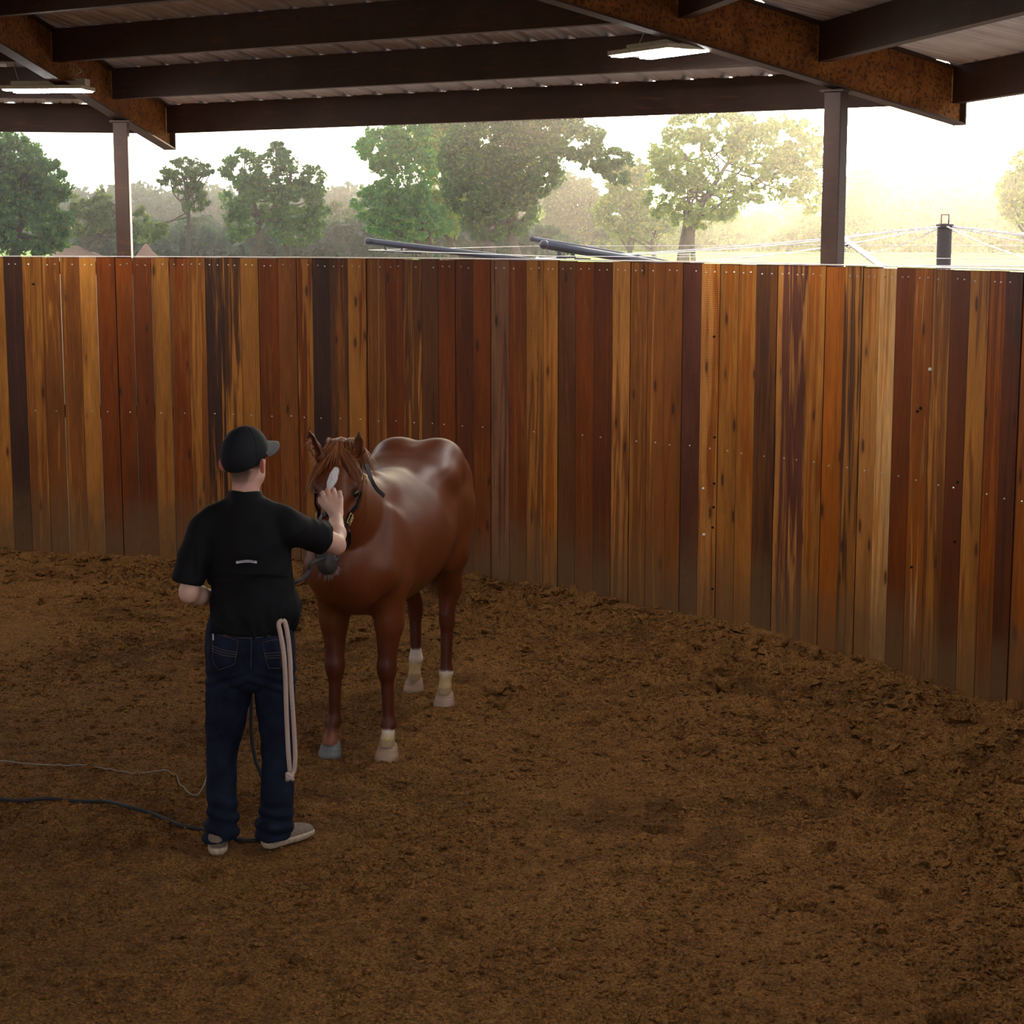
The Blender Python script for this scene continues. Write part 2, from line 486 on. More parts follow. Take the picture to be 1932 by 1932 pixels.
# ================================================================== materials of the setting
def mat_wood():
    m = NT('stained_pine_boards')
    uvn = m.n('UVMap'); uvn.uv_map = 'UVMap'
    def sc(x, y, ox=0.0):
        mp = m.n('Mapping'); mp.inputs['Scale'].default_value = (x, y, 1); mp.inputs['Location'].default_value = (ox, ox * .37, 0)
        m.l(uvn.outputs[0], mp.inputs[0]); return mp.outputs[0]
    ta = m.n('Attribute', attribute_name='tone'); tb = m.n('Attribute', attribute_name='streak')
    amt = m.n('Attribute', attribute_name='amount')
    sepa = m.n('SeparateColor'); m.l(amt.outputs['Color'], sepa.inputs[0])   # r = streak amount, g = sawn marks, b = dirt
    n1 = m.noise(sc(15, .55), 1.0, 4, .55, 1.3)
    thr = m.math('SUBTRACT', 0.82, m.math('MULTIPLY', sepa.outputs[0], 0.62))
    f = m.math('SUBTRACT', n1, thr)
    f = m.mrange(f, -0.05, 0.06)
    base = m.mix(f, ta.outputs['Color'], tb.outputs['Color'])
    # second, narrower dark streaks
    n2 = m.noise(sc(34, .5, 7.1), 1.0, 4, .6, 1.2)
    base = m.mix(m.mrange(n2, .60, .74, 0, .8), base, m.mix(0.5, base, (0.03, .010, .005)))
    n5 = m.noise(sc(30, .6, 3.3), 1.0, 3, .6, .8)
    base = m.mix(m.mrange(n5, .58, .70, 0, .55), base, tb.outputs['Color'])
    lf = m.noise(sc(5, .9, 11), 1.0, 3, .6)
    base = m.mix(1.0, base, m.ramp(lf, [(.3, (.68, .64, .62)), (.55, (1.04, 1.04, 1.04)), (.75, (1.3, 1.28, 1.26))]), 'MULTIPLY')
    # grain
    g = m.noise(sc(260, 5, 2.0), 1.0, 4, .6, .4)
    base = m.mix(1.0, base, m.ramp(g, [(.3, (.62, .60, .58)), (.5, (1, 1, 1)), (.72, (1.32, 1.28, 1.24))]), 'MULTIPLY')
    # cathedral figure
    wv = m.n('TexWave', wave_type='BANDS', bands_direction='X'); wv.inputs['Scale'].default_value = 9; wv.inputs['Distortion'].default_value = 9
    wv.inputs['Detail'].default_value = 2; wv.inputs['Detail Scale'].default_value = .8
    m.l(sc(3.2, .30, 1.0), wv.inputs['Vector'])
    base = m.mix(.38, base, m.mix(1.0, base, m.ramp(wv.outputs['Fac'], [(.0, (.55, .5, .48)), (.45, (1.1, 1.1, 1.1)), (1, (1.2, 1.2, 1.2))]), 'MULTIPLY'))
    # knots
    vo = m.n('TexVoronoi', feature='F1'); vo.inputs['Scale'].default_value = 1.0
    m.l(sc(12, 3.4, 4.0), vo.inputs['Vector'])
    sv = m.n('SeparateColor'); m.l(vo.outputs['Color'], sv.inputs[0])
    has = m.math('GREATER_THAN', sv.outputs[0], .60)
    kn = m.math('MULTIPLY', m.mrange(vo.outputs['Distance'], .20, .10), has)
    base = m.mix(m.math('MULTIPLY', kn, .85), base, (.035, .012, .006))
    ring = m.math('MULTIPLY', m.mrange(vo.outputs['Distance'], .36, .20), has)
    base = m.mix(m.math('MULTIPLY', ring, .35), base, m.mix(.6, base, (.08, .025, .01)))
    # sawn cross marks
    w2 = m.n('TexWave', wave_type='BANDS', bands_direction='Y'); w2.inputs['Scale'].default_value = 22; w2.inputs['Distortion'].default_value = 1.5
    m.l(sc(1, 1), w2.inputs['Vector'])
    base = m.mix(m.math('MULTIPLY', sepa.outputs[1], .5), base, m.mix(1.0, base, m.ramp(w2.outputs['Fac'], [(.2, (.6, .56, .55)), (.6, (1.15, 1.15, 1.15))]), 'MULTIPLY'))
    # splashed arena dirt near the ground
    sep = m.n('SeparateXYZ'); m.l(uvn.outputs[0], sep.inputs[0])
    nd = m.noise(sc(1.2, 3, 9), 1.0, 4, .6)
    hgt = m.math('SUBTRACT', sep.outputs[1], m.math('MULTIPLY', nd, .7))
    dirt = m.mrange(hgt, .34, -.25, 0, .75)
    nw = m.noise(sc(30, 14, 2), 1.0, 5, .7)
    dirt = m.math('MULTIPLY', dirt, m.mrange(nw, .2, .6, .6, 1))
    base = m.mix(dirt, base, (.15, .092, .045))
    # hoof scuffs, slanted
    mp = m.n('Mapping'); mp.inputs['Scale'].default_value = (26, 3.2, 1); mp.inputs['Rotation'].default_value = (0, 0, .62)
    m.l(uvn.outputs[0], mp.inputs[0])
    sn = m.noise(mp.outputs[0], 1.0, 2, .5)
    band = m.math('MULTIPLY', m.mrange(sep.outputs[1], .95, .6), m.mrange(sep.outputs[1], .15, .35))
    patch = m.mrange(m.noise(sc(.75, 1.5, 5), 1.0, 1, .5), .52, .62)
    sc_f = m.math('MULTIPLY', m.math('MULTIPLY', m.mrange(sn, .60, .70), band), patch)
    base = m.mix(m.math('MULTIPLY', sc_f, .65), base, (.03, .028, .03))
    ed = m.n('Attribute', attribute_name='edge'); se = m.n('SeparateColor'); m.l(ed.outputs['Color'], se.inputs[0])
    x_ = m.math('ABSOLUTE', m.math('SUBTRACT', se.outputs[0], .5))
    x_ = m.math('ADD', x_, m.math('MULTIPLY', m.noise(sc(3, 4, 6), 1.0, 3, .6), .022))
    base = m.mix(m.mrange(x_, .492, .506, 0, .85), base, (.012, .005, .003))  # dark seam lines painted at the board edges: groove dirt and gap shade
    hs = m.n('HueSaturation'); hs.inputs['Saturation'].default_value = 1.07; hs.inputs['Value'].default_value = 1.06; m.l(base, hs.inputs['Color']); base = hs.outputs[0]
    m.color(base)
    m.set(Roughness=.5, Specular_IOR_Level=.3)
    m.bump(m.math('ADD', m.math('MULTIPLY', g, .6), m.math('MULTIPLY', w2.outputs['Fac'], m.math('MULTIPLY', sepa.outputs[1], .5))), .35, .002)
    return m.m
def mat_dirt():
    m = NT('arena_dirt'); co = m.coord('Object')
    big = m.noise(co, 1.1, 3, .55); mid = m.noise(co, 9, 5, .62); fine = m.noise(co, 85, 4, .65); grit = m.noise(co, 320, 2, .6)
    c = m.ramp(mid, [(.25, (.118, .055, .015)), (.5, (.215, .103, .029)), (.78, (.285, .145, .042))])
    c = m.mix(m.mrange(big, .46, .66, 0, .45), c, (.28, .145, .043))
    c = m.mix(m.mrange(fine, .38, .62, .55, 0), c, (.045, .022, .011))
    c = m.mix(m.mrange(grit, .70, .78, 0, .5), c, (.30, .21, .12))
    v3 = m.n('TexVoronoi', feature='F1'); v3.inputs['Scale'].default_value = 110; m.l(co, v3.inputs['Vector'])
    s3 = m.n('SeparateColor'); m.l(v3.outputs['Color'], s3.inputs[0])
    c = m.mix(1.0, c, m.ramp(s3.outputs[0], [(0, (.62, .60, .58)), (.5, (1, 1, 1)), (1, (1.3, 1.28, 1.25))]), 'MULTIPLY')
    at = m.n('Attribute', attribute_name='dark_tone')
    c = m.mix(m.math('MULTIPLY', at.outputs['Fac'], .8), c, m.mix(1.0, c, (.45, .42, .42), 'MULTIPLY'))
    m.color(c); m.set(Roughness=.95, Specular_IOR_Level=.1)
    vo = m.n('TexVoronoi', feature='F1'); vo.inputs['Scale'].default_value = 75
    m.l(co, vo.inputs['Vector'])
    v2 = m.n('TexVoronoi', feature='F1'); v2.inputs['Scale'].default_value = 170; m.l(co, v2.inputs['Vector'])
    h = m.math('ADD', m.math('MULTIPLY', fine, 1.0), m.math('MULTIPLY', vo.outputs['Distance'], -1.1))
    h = m.math('ADD', h, m.math('MULTIPLY', v2.outputs['Distance'], -.45))
    m.bump(h, .55, .011)
    return m.m
def mat_rust():
    m = NT('rusted_steel'); co = m.coord('Object')
    a = m.noise(co, 5, 4, .6); b = m.noise(co, 42, 4, .7, .6)
    c = m.ramp(a, [(.3, (.17, .060, .018)), (.55, (.30, .12, .032)), (.8, (.36, .17, .05))])
    c = m.mix(m.mrange(b, .50, .60, 0, .8), c, (.055, .022, .014))
    m.color(c); m.set(Roughness=.85, Metallic=.0, Specular_IOR_Level=.2); m.bump(b, .4, .003)
    return m.m
def mat_brownsteel():
    m = NT('brown_primed_steel'); co = m.coord('Object')
    a = m.noise(co, 2.2, 4, .6); b = m.noise(co, 30, 3, .6)
    mp = m.coord('Object', (1.5, 1.5, 14))
    st = m.noise(mp, 2.5, 4, .6)
    c = m.ramp(a, [(.3, (.050, .028, .022)), (.7, (.085, .048, .036))])
    c = m.mix(m.mrange(st, .58, .72, 0, .6), c, (.15, .065, .025))
    c = m.mix(m.mrange(b, .62, .72, 0, .4), c, (.03, .018, .014))
    m.color(c); m.set(Roughness=.6, Specular_IOR_Level=.3); m.bump(b, .3, .002)
    return m.m
def mat_leaf(name, c1, c2, c3):
    m = NT(name); co = m.coord('Object')
    a = m.noise(co, .35, 2, .5); b = m.noise(co, 3.1, 2, .5)
    c = m.ramp(a, [(.35, c1), (.62, c2)])
    c = m.mix(m.mrange(b, .5, .68), c, c3)
    m.color(c); m.set(Roughness=.55, Specular_IOR_Level=.25)
    tr = m.n('BsdfTranslucent'); m.l(m.mix(1.0, c, (1.5, 1.6, .55), 'MULTIPLY'), tr.inputs[0])
    mx = m.n('MixShader'); mx.inputs[0].default_value = .45
    m.l(m.b.outputs[0], mx.inputs[1]); m.l(tr.outputs[0], mx.inputs[2]); m.l(mx.outputs[0], m.out.inputs[0])
    return m.m
def mat_emit(name, col, s):
    m = NT(name); m.t.nodes.remove(m.b)
    e = m.n('Emission'); e.inputs[0].default_value = (*col, 1); e.inputs[1].default_value = s
    m.l(e.outputs[0], m.out.inputs[0]); return m.m

M = {}
M['wood'] = mat_wood(); M['dirt'] = mat_dirt(); M['rust'] = mat_rust(); M['steel'] = mat_brownsteel()
M['galv'] = simple('galvanised_sheet', (.74, .74, .80), .5, .1, .15, 3, coord='Object')
M['zinc'] = simple('zinc_screw', (.75, .75, .74), .35, .7)
M['lampwhite'] = simple('white_lamp_housing', (.62, .58, .48), .45)
M['led'] = mat_emit('led_panel', (1.0, .96, .92), LAMP_STRENGTH)
M['pipe'] = simple('dark_painted_pipe', (.035, .035, .05), .35, .2)
M['mast'] = simple('dark_brown_mast_paint', (.05, .035, .035), .5)
M['cable'] = simple('galvanised_cable', (.75, .75, .75), .3, .6)
M['bark'] = simple('tree_bark', (.055, .042, .033), .9, var=.35, scale=3)
M['palebark'] = simple('pale_tree_bark', (.11, .09, .075), .9, var=.3, scale=3)
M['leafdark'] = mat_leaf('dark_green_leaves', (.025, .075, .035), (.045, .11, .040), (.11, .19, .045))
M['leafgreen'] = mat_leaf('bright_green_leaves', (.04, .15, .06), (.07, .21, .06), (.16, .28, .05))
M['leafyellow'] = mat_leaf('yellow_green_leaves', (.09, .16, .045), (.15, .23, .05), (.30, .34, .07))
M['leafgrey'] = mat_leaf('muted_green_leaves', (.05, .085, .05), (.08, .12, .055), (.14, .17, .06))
M['soil'] = simple('bare_soil', (.30, .19, .14), .95, var=.25, scale=1.5)

# ================================================================== arena floor
foot_pts = []    # flattened spots under feet (x, y, radius, level)
def foot(x, y, r, lvl=0.0): foot_pts.append((x, y, r, lvl))
foot(-1.27, 7.80, .16, -.004); foot(-.98, 7.85, .20, -.004)
HO = np.array([-.775, 9.25]); HF = np.array([-.246, -.969]); HL_ = np.array([.969, -.246])
for fx, fy in ((.016, -.145), (-.007, .148), (-1.36, -.133), (-1.085, .132)):
    q = HO + HF * fx + HL_ * fy; foot(q[0], q[1], .11, -.004)
dents = []       # hoof and boot prints: x y radius depth
for u, v, r, d in ((1512, 1712, .075, .035), (383, 1648, .09, .03), (1275, 1530, .07, .03), (700, 1570, .05, .02), (1690, 1690, .07, .03), (1800, 1925, .09, .04),
                   (1365, 1275, .12, .06), (1320, 1415, .10, .05), (1160, 1140, .10, .05), (200, 1165, .09, .05), (930, 1300, .08, .03), (1555, 1600, .06, .03),
                   (1110, 1360, .07, .03), (1235, 1575, .06, .03), (1645, 1360, .09, .05), (1010, 1180, .09, .04), (60, 1100, .09, .04), (430, 1850, .07, .02), (840, 1750, .07, .02)):
    p = at_z(u, v, 0); dents.append((p[0], p[1], r, d))
def floor_h(x, y):
    sh = x.shape; x = x.ravel(); y = y.ravel()
    r = np.hypot(x - PEN[0], y - PEN[1])
    rough = .45 + .9 * sstep(-.1, .5, perlin2(x * .55 + 3, y * .55, 3)) + .8 * sstep(5.0, 6.8, r) * (1 - .75 * sstep(7.3, 7.75, r))
    h = .028 * perlin2(x * .9, y * .9, 1) + .022 * rough * perlin2(x * 3.1, y * 3.1, 2)
    n = perlin2(x * 8 + .3 * perlin2(x * 20, y * 20, 8), y * 8, 4)
    h = h + .016 * rough * n + .017 * rough * (np.abs(perlin2(x * 13, y * 13, 5)) - .3) * 1.4 + .009 * (.4 + .6 * rough) * perlin2(x * 22, y * 22, 6)
    h = h + .0060 * perlin2(x * 42, y * 42, 7)
    # clods: sharp-edged plates
    c = perlin2(x * 5.5, y * 7, 9) * perlin2(x * 11, y * 11, 10)
    h = h + .030 * rough * sstep(.10, .16, c) * sstep(5.2, 7.2, r)
    h = h + .055 * sstep(6.9, 7.75, r) * (.6 + .6 * perlin2(x * .8, y * .8, 11) + .4 * perlin2(x * 2.2, y * 2.2, 12))
    for (a, b, rr, dd) in dents:
        q = np.hypot((x - a), (y - b) * .9) / rr
        h = h - dd * sstep(1.05, .75, q) + .3 * dd * np.exp(-((q - 1.2) / .22) ** 2)
    for (a, b, rr, lv) in foot_pts:
        q = np.hypot(x - a, y - b) / rr
        w = sstep(1.7, .9, q)
        h = h * (1 - w) + (lv + .15 * h) * w + .012 * np.exp(-((q - 1.5) / .3) ** 2)
    return h.reshape(sh)
gx = np.concatenate([np.linspace(PEN[0] - PEN_R - .1, -3.1, 90)[:-1], np.arange(-3.1, 3.3, .0125), np.linspace(3.3, 3.4, 5)])
gy = np.concatenate([np.linspace(PEN[1] - PEN_R - .1, 4.6, 80)[:-1], np.arange(4.6, 9.5, .0125), np.arange(9.5, 15.3, .018)])
GX, GY = np.meshgrid(gx, gy, indexing='ij')
GH = floor_h(GX, GY)
nxg, nyg = GX.shape
FV = np.stack([GX.ravel(), GY.ravel(), GH.ravel()], 1)
ii, jj = np.meshgrid(np.arange(nxg - 1), np.arange(nyg - 1), indexing='ij')
i0 = (ii * nyg + jj).ravel()
FF = np.stack([i0, i0 + nyg, i0 + nyg + 1, i0 + 1], 1)
rr = np.hypot(FV[:, 0] - PEN[0], FV[:, 1] - PEN[1])
FF = FF[(rr[FF] < PEN_R + .05).all(1)]
dark_tone = np.zeros(len(FV))  # darker tone inside the prints and in scattered patches
for (a, b, r_, d_) in dents: dark_tone = np.maximum(dark_tone, .6 * sstep(1.2, .7, np.hypot(FV[:, 0] - a, FV[:, 1] - b) / r_))
dark_tone = np.maximum(dark_tone, .8 * sstep(.12, .4, perlin2(FV[:, 0] * .7 + 9, FV[:, 1] * .9, 14)) * sstep(.0, .5, perlin2(FV[:, 0] * 4, FV[:, 1] * 4, 15) + .3))
used = np.zeros(len(FV), bool); used[FF.ravel()] = True
remap = np.cumsum(used) - 1
fl = mesh_np('floor', FV[used], remap[FF], M['dirt'], smooth=True, attrs={'dark_tone': ('POINT', np.repeat(dark_tone[used][:, None], 3, 1))})
tag(fl, 'brown loose dirt footing of the round pen', 'dirt floor', kind='structure')
def ground(x, y):
    return float(floor_h(np.array([x]), np.array([y]))[0])

# loose clods
def clod_mesh(n, seed, sub_, region):
    import bmesh
    rg = np.random.RandomState(seed)
    bm = bmesh.new(); bmesh.ops.create_icosphere(bm, subdivisions=sub_, radius=1)
    V0 = np.array([v.co[:] for v in bm.verts]); F0 = np.array([[v.index for v in f.verts] for f in bm.faces]); bm.free()
    base = np.stack([V0 * (1 + .33 * rg.normal(size=(len(V0), 1)).clip(-1, 1)) for _ in range(12)])
    x, y, s = region(rg, n); n = len(x); z = floor_h(x, y)
    W = base[rg.randint(12, size=n)]
    sz = s * rg.uniform(.3, .75, n)
    W = W * np.stack([s * rg.uniform(.7, 1.4, n), s * rg.uniform(.6, 1.1, n), sz], 1)[:, None]
    t = rg.uniform(-.5, .5, n)[:, None]; a = rg.uniform(0, 6.28, n)[:, None]
    Y, Z = W[..., 1] * np.cos(t) - W[..., 2] * np.sin(t), W[..., 1] * np.sin(t) + W[..., 2] * np.cos(t)
    X, Y = W[..., 0] * np.cos(a) - Y * np.sin(a), W[..., 0] * np.sin(a) + Y * np.cos(a)
    V = np.stack([X + x[:, None], Y + y[:, None], Z + (z + sz * .25)[:, None]], -1)
    F = F0[None] + (np.arange(n) * len(V0))[:, None, None]
    return V.reshape(-1, 3), F.reshape(-1, 3)
def reg_small(rg, n):
    x = rg.uniform(-3.2, 3.0, n * 3); y = 4.8 + 10.2 * rg.uniform(0, 1, n * 3) ** 1.25
    r = np.hypot(x - PEN[0], y - PEN[1]); w = .45 + .55 * sstep(5.0, 7.4, r)
    w = w * (.3 + .7 * sstep(-.1, .3, perlin2(x * 1.3, y * 1.3, 20)))
    k = (rg.uniform(0, 1, n * 3) < w) & (r < PEN_R - .05)
    x, y = x[k][:n], y[k][:n]
    return x, y, rg.gamma(2.0, .0036, len(x)).clip(.0035, .032)
def reg_big(rg, n):
    a = rg.uniform(math.radians(10), math.radians(100), n); r = PEN_R - .07 - rg.gamma(1.3, .55, n)
    x = PEN[0] + r * np.cos(a); y = PEN[1] + r * np.sin(a); k = r > 3.5
    return x[k], y[k], rg.gamma(3, .009, k.sum()).clip(.012, .075)
V1, F1 = clod_mesh(85000, 3, 1, reg_small); V2, F2 = clod_mesh(1500, 5, 2, reg_big)
cl = mesh_np('dirt_clods', np.concatenate([V1, V2]), np.concatenate([F1, F2 + len(V1)]), M['dirt'])
tag(cl, 'loose crumbs and clods of brown dirt thrown towards the fence', 'dirt clods', kind='stuff')

# ================================================================== round pen fence
TONES = dict(D=(.045, .020, .013), d=(.085, .034, .014), R=(.170, .044, .011), r=(.115, .032, .010), M=(.205, .074, .022), G=(.36, .155, .043), L=(.44, .20, .065),
             P=(.55, .32, .14), O=(.30, .095, .022), U=(.11, .038, .022), m=(.145, .054, .017), W=(.22, .105, .055))
# left edge in the photograph, base tone, streak tone, streak share, sawn marks
BOARDS = ('-30GL3 6DU2 40GM5 77MG3 112MG4 148GL4 180Rr3 216Rm4 249rR3 284GM3 318RM4 352MG4 386DG4 419dG4 452GM2 486RM3 522MR3 558RG5 588DU1 620dM4 655RG6 690MG4'
          ' 726RG1 759mG4 794md4 826Rr3 858rR3 892RM3 925UW6 960RM4 993MGs5 1025GO4 1053mM3 1086RM3 1121rR3 1156ML5 1190MG4 1222ML3 1255MR3 1289Urs2 1324LOs4 1359GO4'
          ' 1394OG5 1428md5 1468UL5 1497LU5 1525OG5 1559OR2 1595dG4 1629LO3 1661PL4 1693Rr3 1727OP3 1762mG4 1797rd3 1832MG6 1869RO4 1900rD3 1932OM4').split()
GAPS = {180, 216, 249, 284, 318, 588, 112}
import re
blist = []
for s_ in BOARDS:
    k = re.match(r'(-?\d+)([A-Za-z])([A-Za-z])(s?)(\d)', s_)
    P = at_r(int(k[1]), 486, PEN_R)
    ang = math.atan2(P[1] - PEN[1], P[0] - PEN[0])
    blist.append([ang, k[2], k[3], bool(k[4]), int(k[5]) / 9.0, int(k[1]) in GAPS])
# boards continue round the pen; an open gateway stays where the viewer stands
rg = np.random.RandomState(11)
da = .148 / PEN_R
seq = 'RMRmGRrMOMRdGMRLRMr'
a = blist[-1][0] - da
cont = []
OPEN0, OPEN1 = math.radians(-78), math.radians(-38)
while a > OPEN1:
    cont.append([a, seq[rg.randint(len(seq))], seq[rg.randint(len(seq))], False, rg.uniform(.3, .6), False]); a -= da
a2 = blist[0][0] + da
pre = []
while a2 < math.radians(360) + OPEN0:
    pre.append([a2, seq[rg.randint(len(seq))], seq[rg.randint(len(seq))], False, rg.uniform(.3, .6), False]); a2 += da
boards = pre[::-1] + blist + cont     # angles fall; a board runs from its angle to the next one's
V, F, tA, sA, aA, UV = [], [], [], [], [], []; eA = []
screws = MB()
seen_lo, seen_hi = math.radians(8), math.radians(105)
for i, b in enumerate(boards):
    a0 = b[0]; a1 = boards[i + 1][0] if i + 1 < len(boards) else a0 - da
    gap0 = .0022 if b[5] else .0005
    gap1 = .0022 if i + 1 < len(boards) and boards[i + 1][5] else .0005
    top = FENCE_H + rg.uniform(-.004, .004); off = rg.uniform(0, .007)
    r0, r1 = PEN_R + off, PEN_R + off + .022
    A0 = a0 - gap0 / PEN_R; A1 = a1 + gap1 / PEN_R
    zb = -.2; n0 = len(V)
    nz = 2
    for (r_, a_, z_) in ((r0, A0, zb), (r0, A1, zb), (r0, A1, top), (r0, A0, top), (r1, A0, zb), (r1, A1, zb), (r1, A1, top), (r1, A0, top)):
        V.append((PEN[0] + r_ * math.cos(a_), PEN[1] + r_ * math.sin(a_), z_))
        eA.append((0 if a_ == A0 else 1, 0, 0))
        UV.append((i * .731 + (0 if a_ == A0 else (a0 - a1) * PEN_R), z_))
    for f in ((0, 1, 2, 3), (5, 4, 7, 6), (3, 2, 6, 7), (1, 5, 6, 2), (4, 0, 3, 7), (0, 4, 5, 1)):
        F.append([n0 + q for q in f]); 
    jit = rg.uniform(.85, 1.15)
    for _ in range(6):
        tA.append([c * jit for c in TONES[b[1]]]); sA.append(TONES[b[2]]); aA.append((b[4], 1.0 if b[3] else (.25 if rg.uniform() < .3 else 0), 0))
    if seen_lo < a0 < seen_hi:
        for z_, cnt in ((2.385, 2), (1.20, 1)):
            for q in range(cnt):
                if rg.uniform() < .15: continue
                aa = a1 + (a0 - a1) * ((.3 + .4 * q) if cnt == 2 else rg.uniform(.35, .65)) + rg.uniform(-.001, .001)
                zz = z_ + rg.uniform(-.006, .006)
                screws.sphere((PEN[0] + (r0 - .001) * math.cos(aa), PEN[1] + (r0 - .001) * math.sin(aa), zz), .0062, 4)
fence = empty('round_pen_fence', (PEN[0], PEN[1], 0))
tag(fence, 'tall curved solid fence of stained upright pine boards around the pen', 'fence')
UV = np.array(UV); 
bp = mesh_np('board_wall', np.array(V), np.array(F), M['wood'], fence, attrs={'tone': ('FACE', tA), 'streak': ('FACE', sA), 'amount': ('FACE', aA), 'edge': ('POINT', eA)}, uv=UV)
tag(screws.build('screws', M['zinc'], fence), kind='stuff')
for zz, nm in ((2.36, 'top_rail'), (1.2, 'middle_rail')):
    r_ = MB(); A = np.linspace(OPEN1, 2 * math.pi + OPEN0, 140)
    prof = [(PEN_R + .028, zz - .05), (PEN_R + .068, zz - .05), (PEN_R + .068, zz + .05), (PEN_R + .028, zz + .05)]
    rings = [[(PEN[0] + p[0] * math.cos(t), PEN[1] + p[0] * math.sin(t), p[1]) for p in prof] for t in A]
    r_.ring_stack(rings); r_.build(nm, M['steel'], fence)
cap = MB(); A = np.linspace(OPEN1, 2 * math.pi + OPEN0, 300)
prof = [(PEN_R - .004, FENCE_H + .005), (PEN_R + .075, FENCE_H + .005), (PEN_R + .075, FENCE_H + .011), (PEN_R - .004, FENCE_H + .011)]
cap.ring_stack([[(PEN[0] + p[0] * math.cos(t), PEN[1] + p[0] * math.sin(t), p[1]) for p in prof] for t in A])
co_ = cap.build('cap_strip', simple('rim_lit_cap_strip', (.72, .60, .54), .5), fence); co_['label'] = 'thin strip capping the boards, painted pale like its rim light'  # top strip whose pinkish pale tone paints in the rim light
M['plug'] = simple('pale_plug', (.8, .78, .68), .6); M['knot'] = simple('dark_knot', (.006, .004, .003), .9)
hp = at_r(1328, 1009, PEN_R)     # pale plug low in the boards and knot holes in one column
for (u_, v_, s_) in ((1328, 1009, .011), (1755, 697, .012), (1327, 922, .009)):
    q = at_r(u_, v_, PEN_R - .003); pl = MB(); pl.sphere(q, (s_, s_, s_), 6); pl.build('plug', M['plug'], fence)
for (u_, v_) in ((1348, 635), (1349, 825), (1348, 912), (1347, 957), (1345, 995), (1345, 1111), (1738, 770), (1732, 776), (1721, 1070), (1808, 910), (1803, 1022), (63, 536)):
    q = at_r(u_, v_, PEN_R + .0005); kh = MB(); kh.sphere(q, (.013, .006, .009), 6); kh.build('knot_hole', M['knot'], fence)

# ================================================================== roof
def zr(r): return 3.90 - .175 * (r - 7.8)          # underside of the sheet along a rafter
def zbot(r): return zr(r) - .355
ANG = [33.77, 79.65, 124.65, 169.65, 214.65, 259.65, 304.65, 348.77]
ceil_V, ceil_F = [], []
def profile(s):
    k = round(s / .305); d = abs(s - k * .305)
    if d < .022: return .034
    if d < .05: return .034 * (1 - (d - .022) / .028)
    for q in (.11, .195):
        pass
    e = abs(abs(s - k * .305) - .1)
    return .012 * max(0, 1 - e / .014)
REND = 9.0
for i in range(8):
    a0 = ANG[i]; a1 = ANG[(i + 1) % 8] + (360 if i == 7 else 0)
    half = math.radians((a1 - a0) / 2); mid = math.radians((a0 + a1) / 2)
    n = np.array([math.cos(mid), math.sin(mid)]); t = np.array([-n[1], n[0]])
    ae = REND * math.cos(half) + .03
    smax = ae * math.tan(half)
    ss = set([-smax, smax, 0.0])
    for k in range(-13, 14):
        for q in (-.05, -.022, .022, .05, -.114, -.1, -.086, .086, .1, .114):
            x = k * .305 + q
            if abs(x) < smax: ss.add(round(x, 5))
    ss = sorted(ss)
    base = len(ceil_V)
    for s_ in ss:
        h = profile(s_) + .004
        for a_ in (ae, abs(s_) / math.tan(half)):
            z = zr(a_ / math.cos(half)) + h
            p = PEN + n * a_ + t * s_
            ceil_V.append((p[0], p[1], z))
    for k in range(len(ss) - 1):
        q = base + 2 * k
        ceil_F.append([q, q + 2, q + 3, q + 1])
ceil = mesh_np('ceiling', np.array(ceil_V), np.array(ceil_F), M['galv'])
tag(ceil, 'underside of the ribbed galvanised metal roof', 'roof', kind='structure')

def I_beam(name, A, B, depth, width, label, group, mats, web=.010, fl=.012, endplate=True):
    """A,B = points on the bottom centre line"""
    up = np.array([0, 0, 1.0])
    root = empty(name, tuple(B)); tag(root, label, 'beam', group)
    w = width / 2
    m_ = MB(); m_.beam(A, B, [(-web / 2, fl), (web / 2, fl), (web / 2, depth - fl), (-web / 2, depth - fl)]); m_.build('web', mats[0], root)
    m_ = MB(); m_.beam(A, B, [(-w, 0), (w, 0), (w, fl), (-w, fl)]); m_.build('lower_flange', mats[1], root)
    m_ = MB(); m_.beam(A, B, [(-w, depth - fl), (w, depth - fl), (w, depth), (-w, depth)]); m_.build('upper_flange', mats[1], root)
    if endplate:
        d = nrm(np.asarray(B) - np.asarray(A)); S = nrm(np.cross(d, up))
        m_ = MB(); m_.box(np.asarray(B) + up * depth / 2 + d * .006, (.012, width + .004, depth + .004), (d[0], d[1], 0) / np.hypot(d[0], d[1]), S, up); m_.build('end_plate', mats[1], root)
    return root
rl = {33.77: 'rusty steel roof beam running down to the eave over the post against the sun', 79.65: 'dark steel roof beam crossing over the post beside the small slender tree',
      124.65: 'steel roof beam', 348.77: 'steel roof beam'}
for a_ in (33.77, 79.65):
    I_beam('roof_rafter', polar(.6, a_, zbot(.6)), polar(8.98, a_, zbot(8.98)), .350, .105, rl[a_], 'rafters radiating from the middle of the roof', (M['rust'], M['steel']))

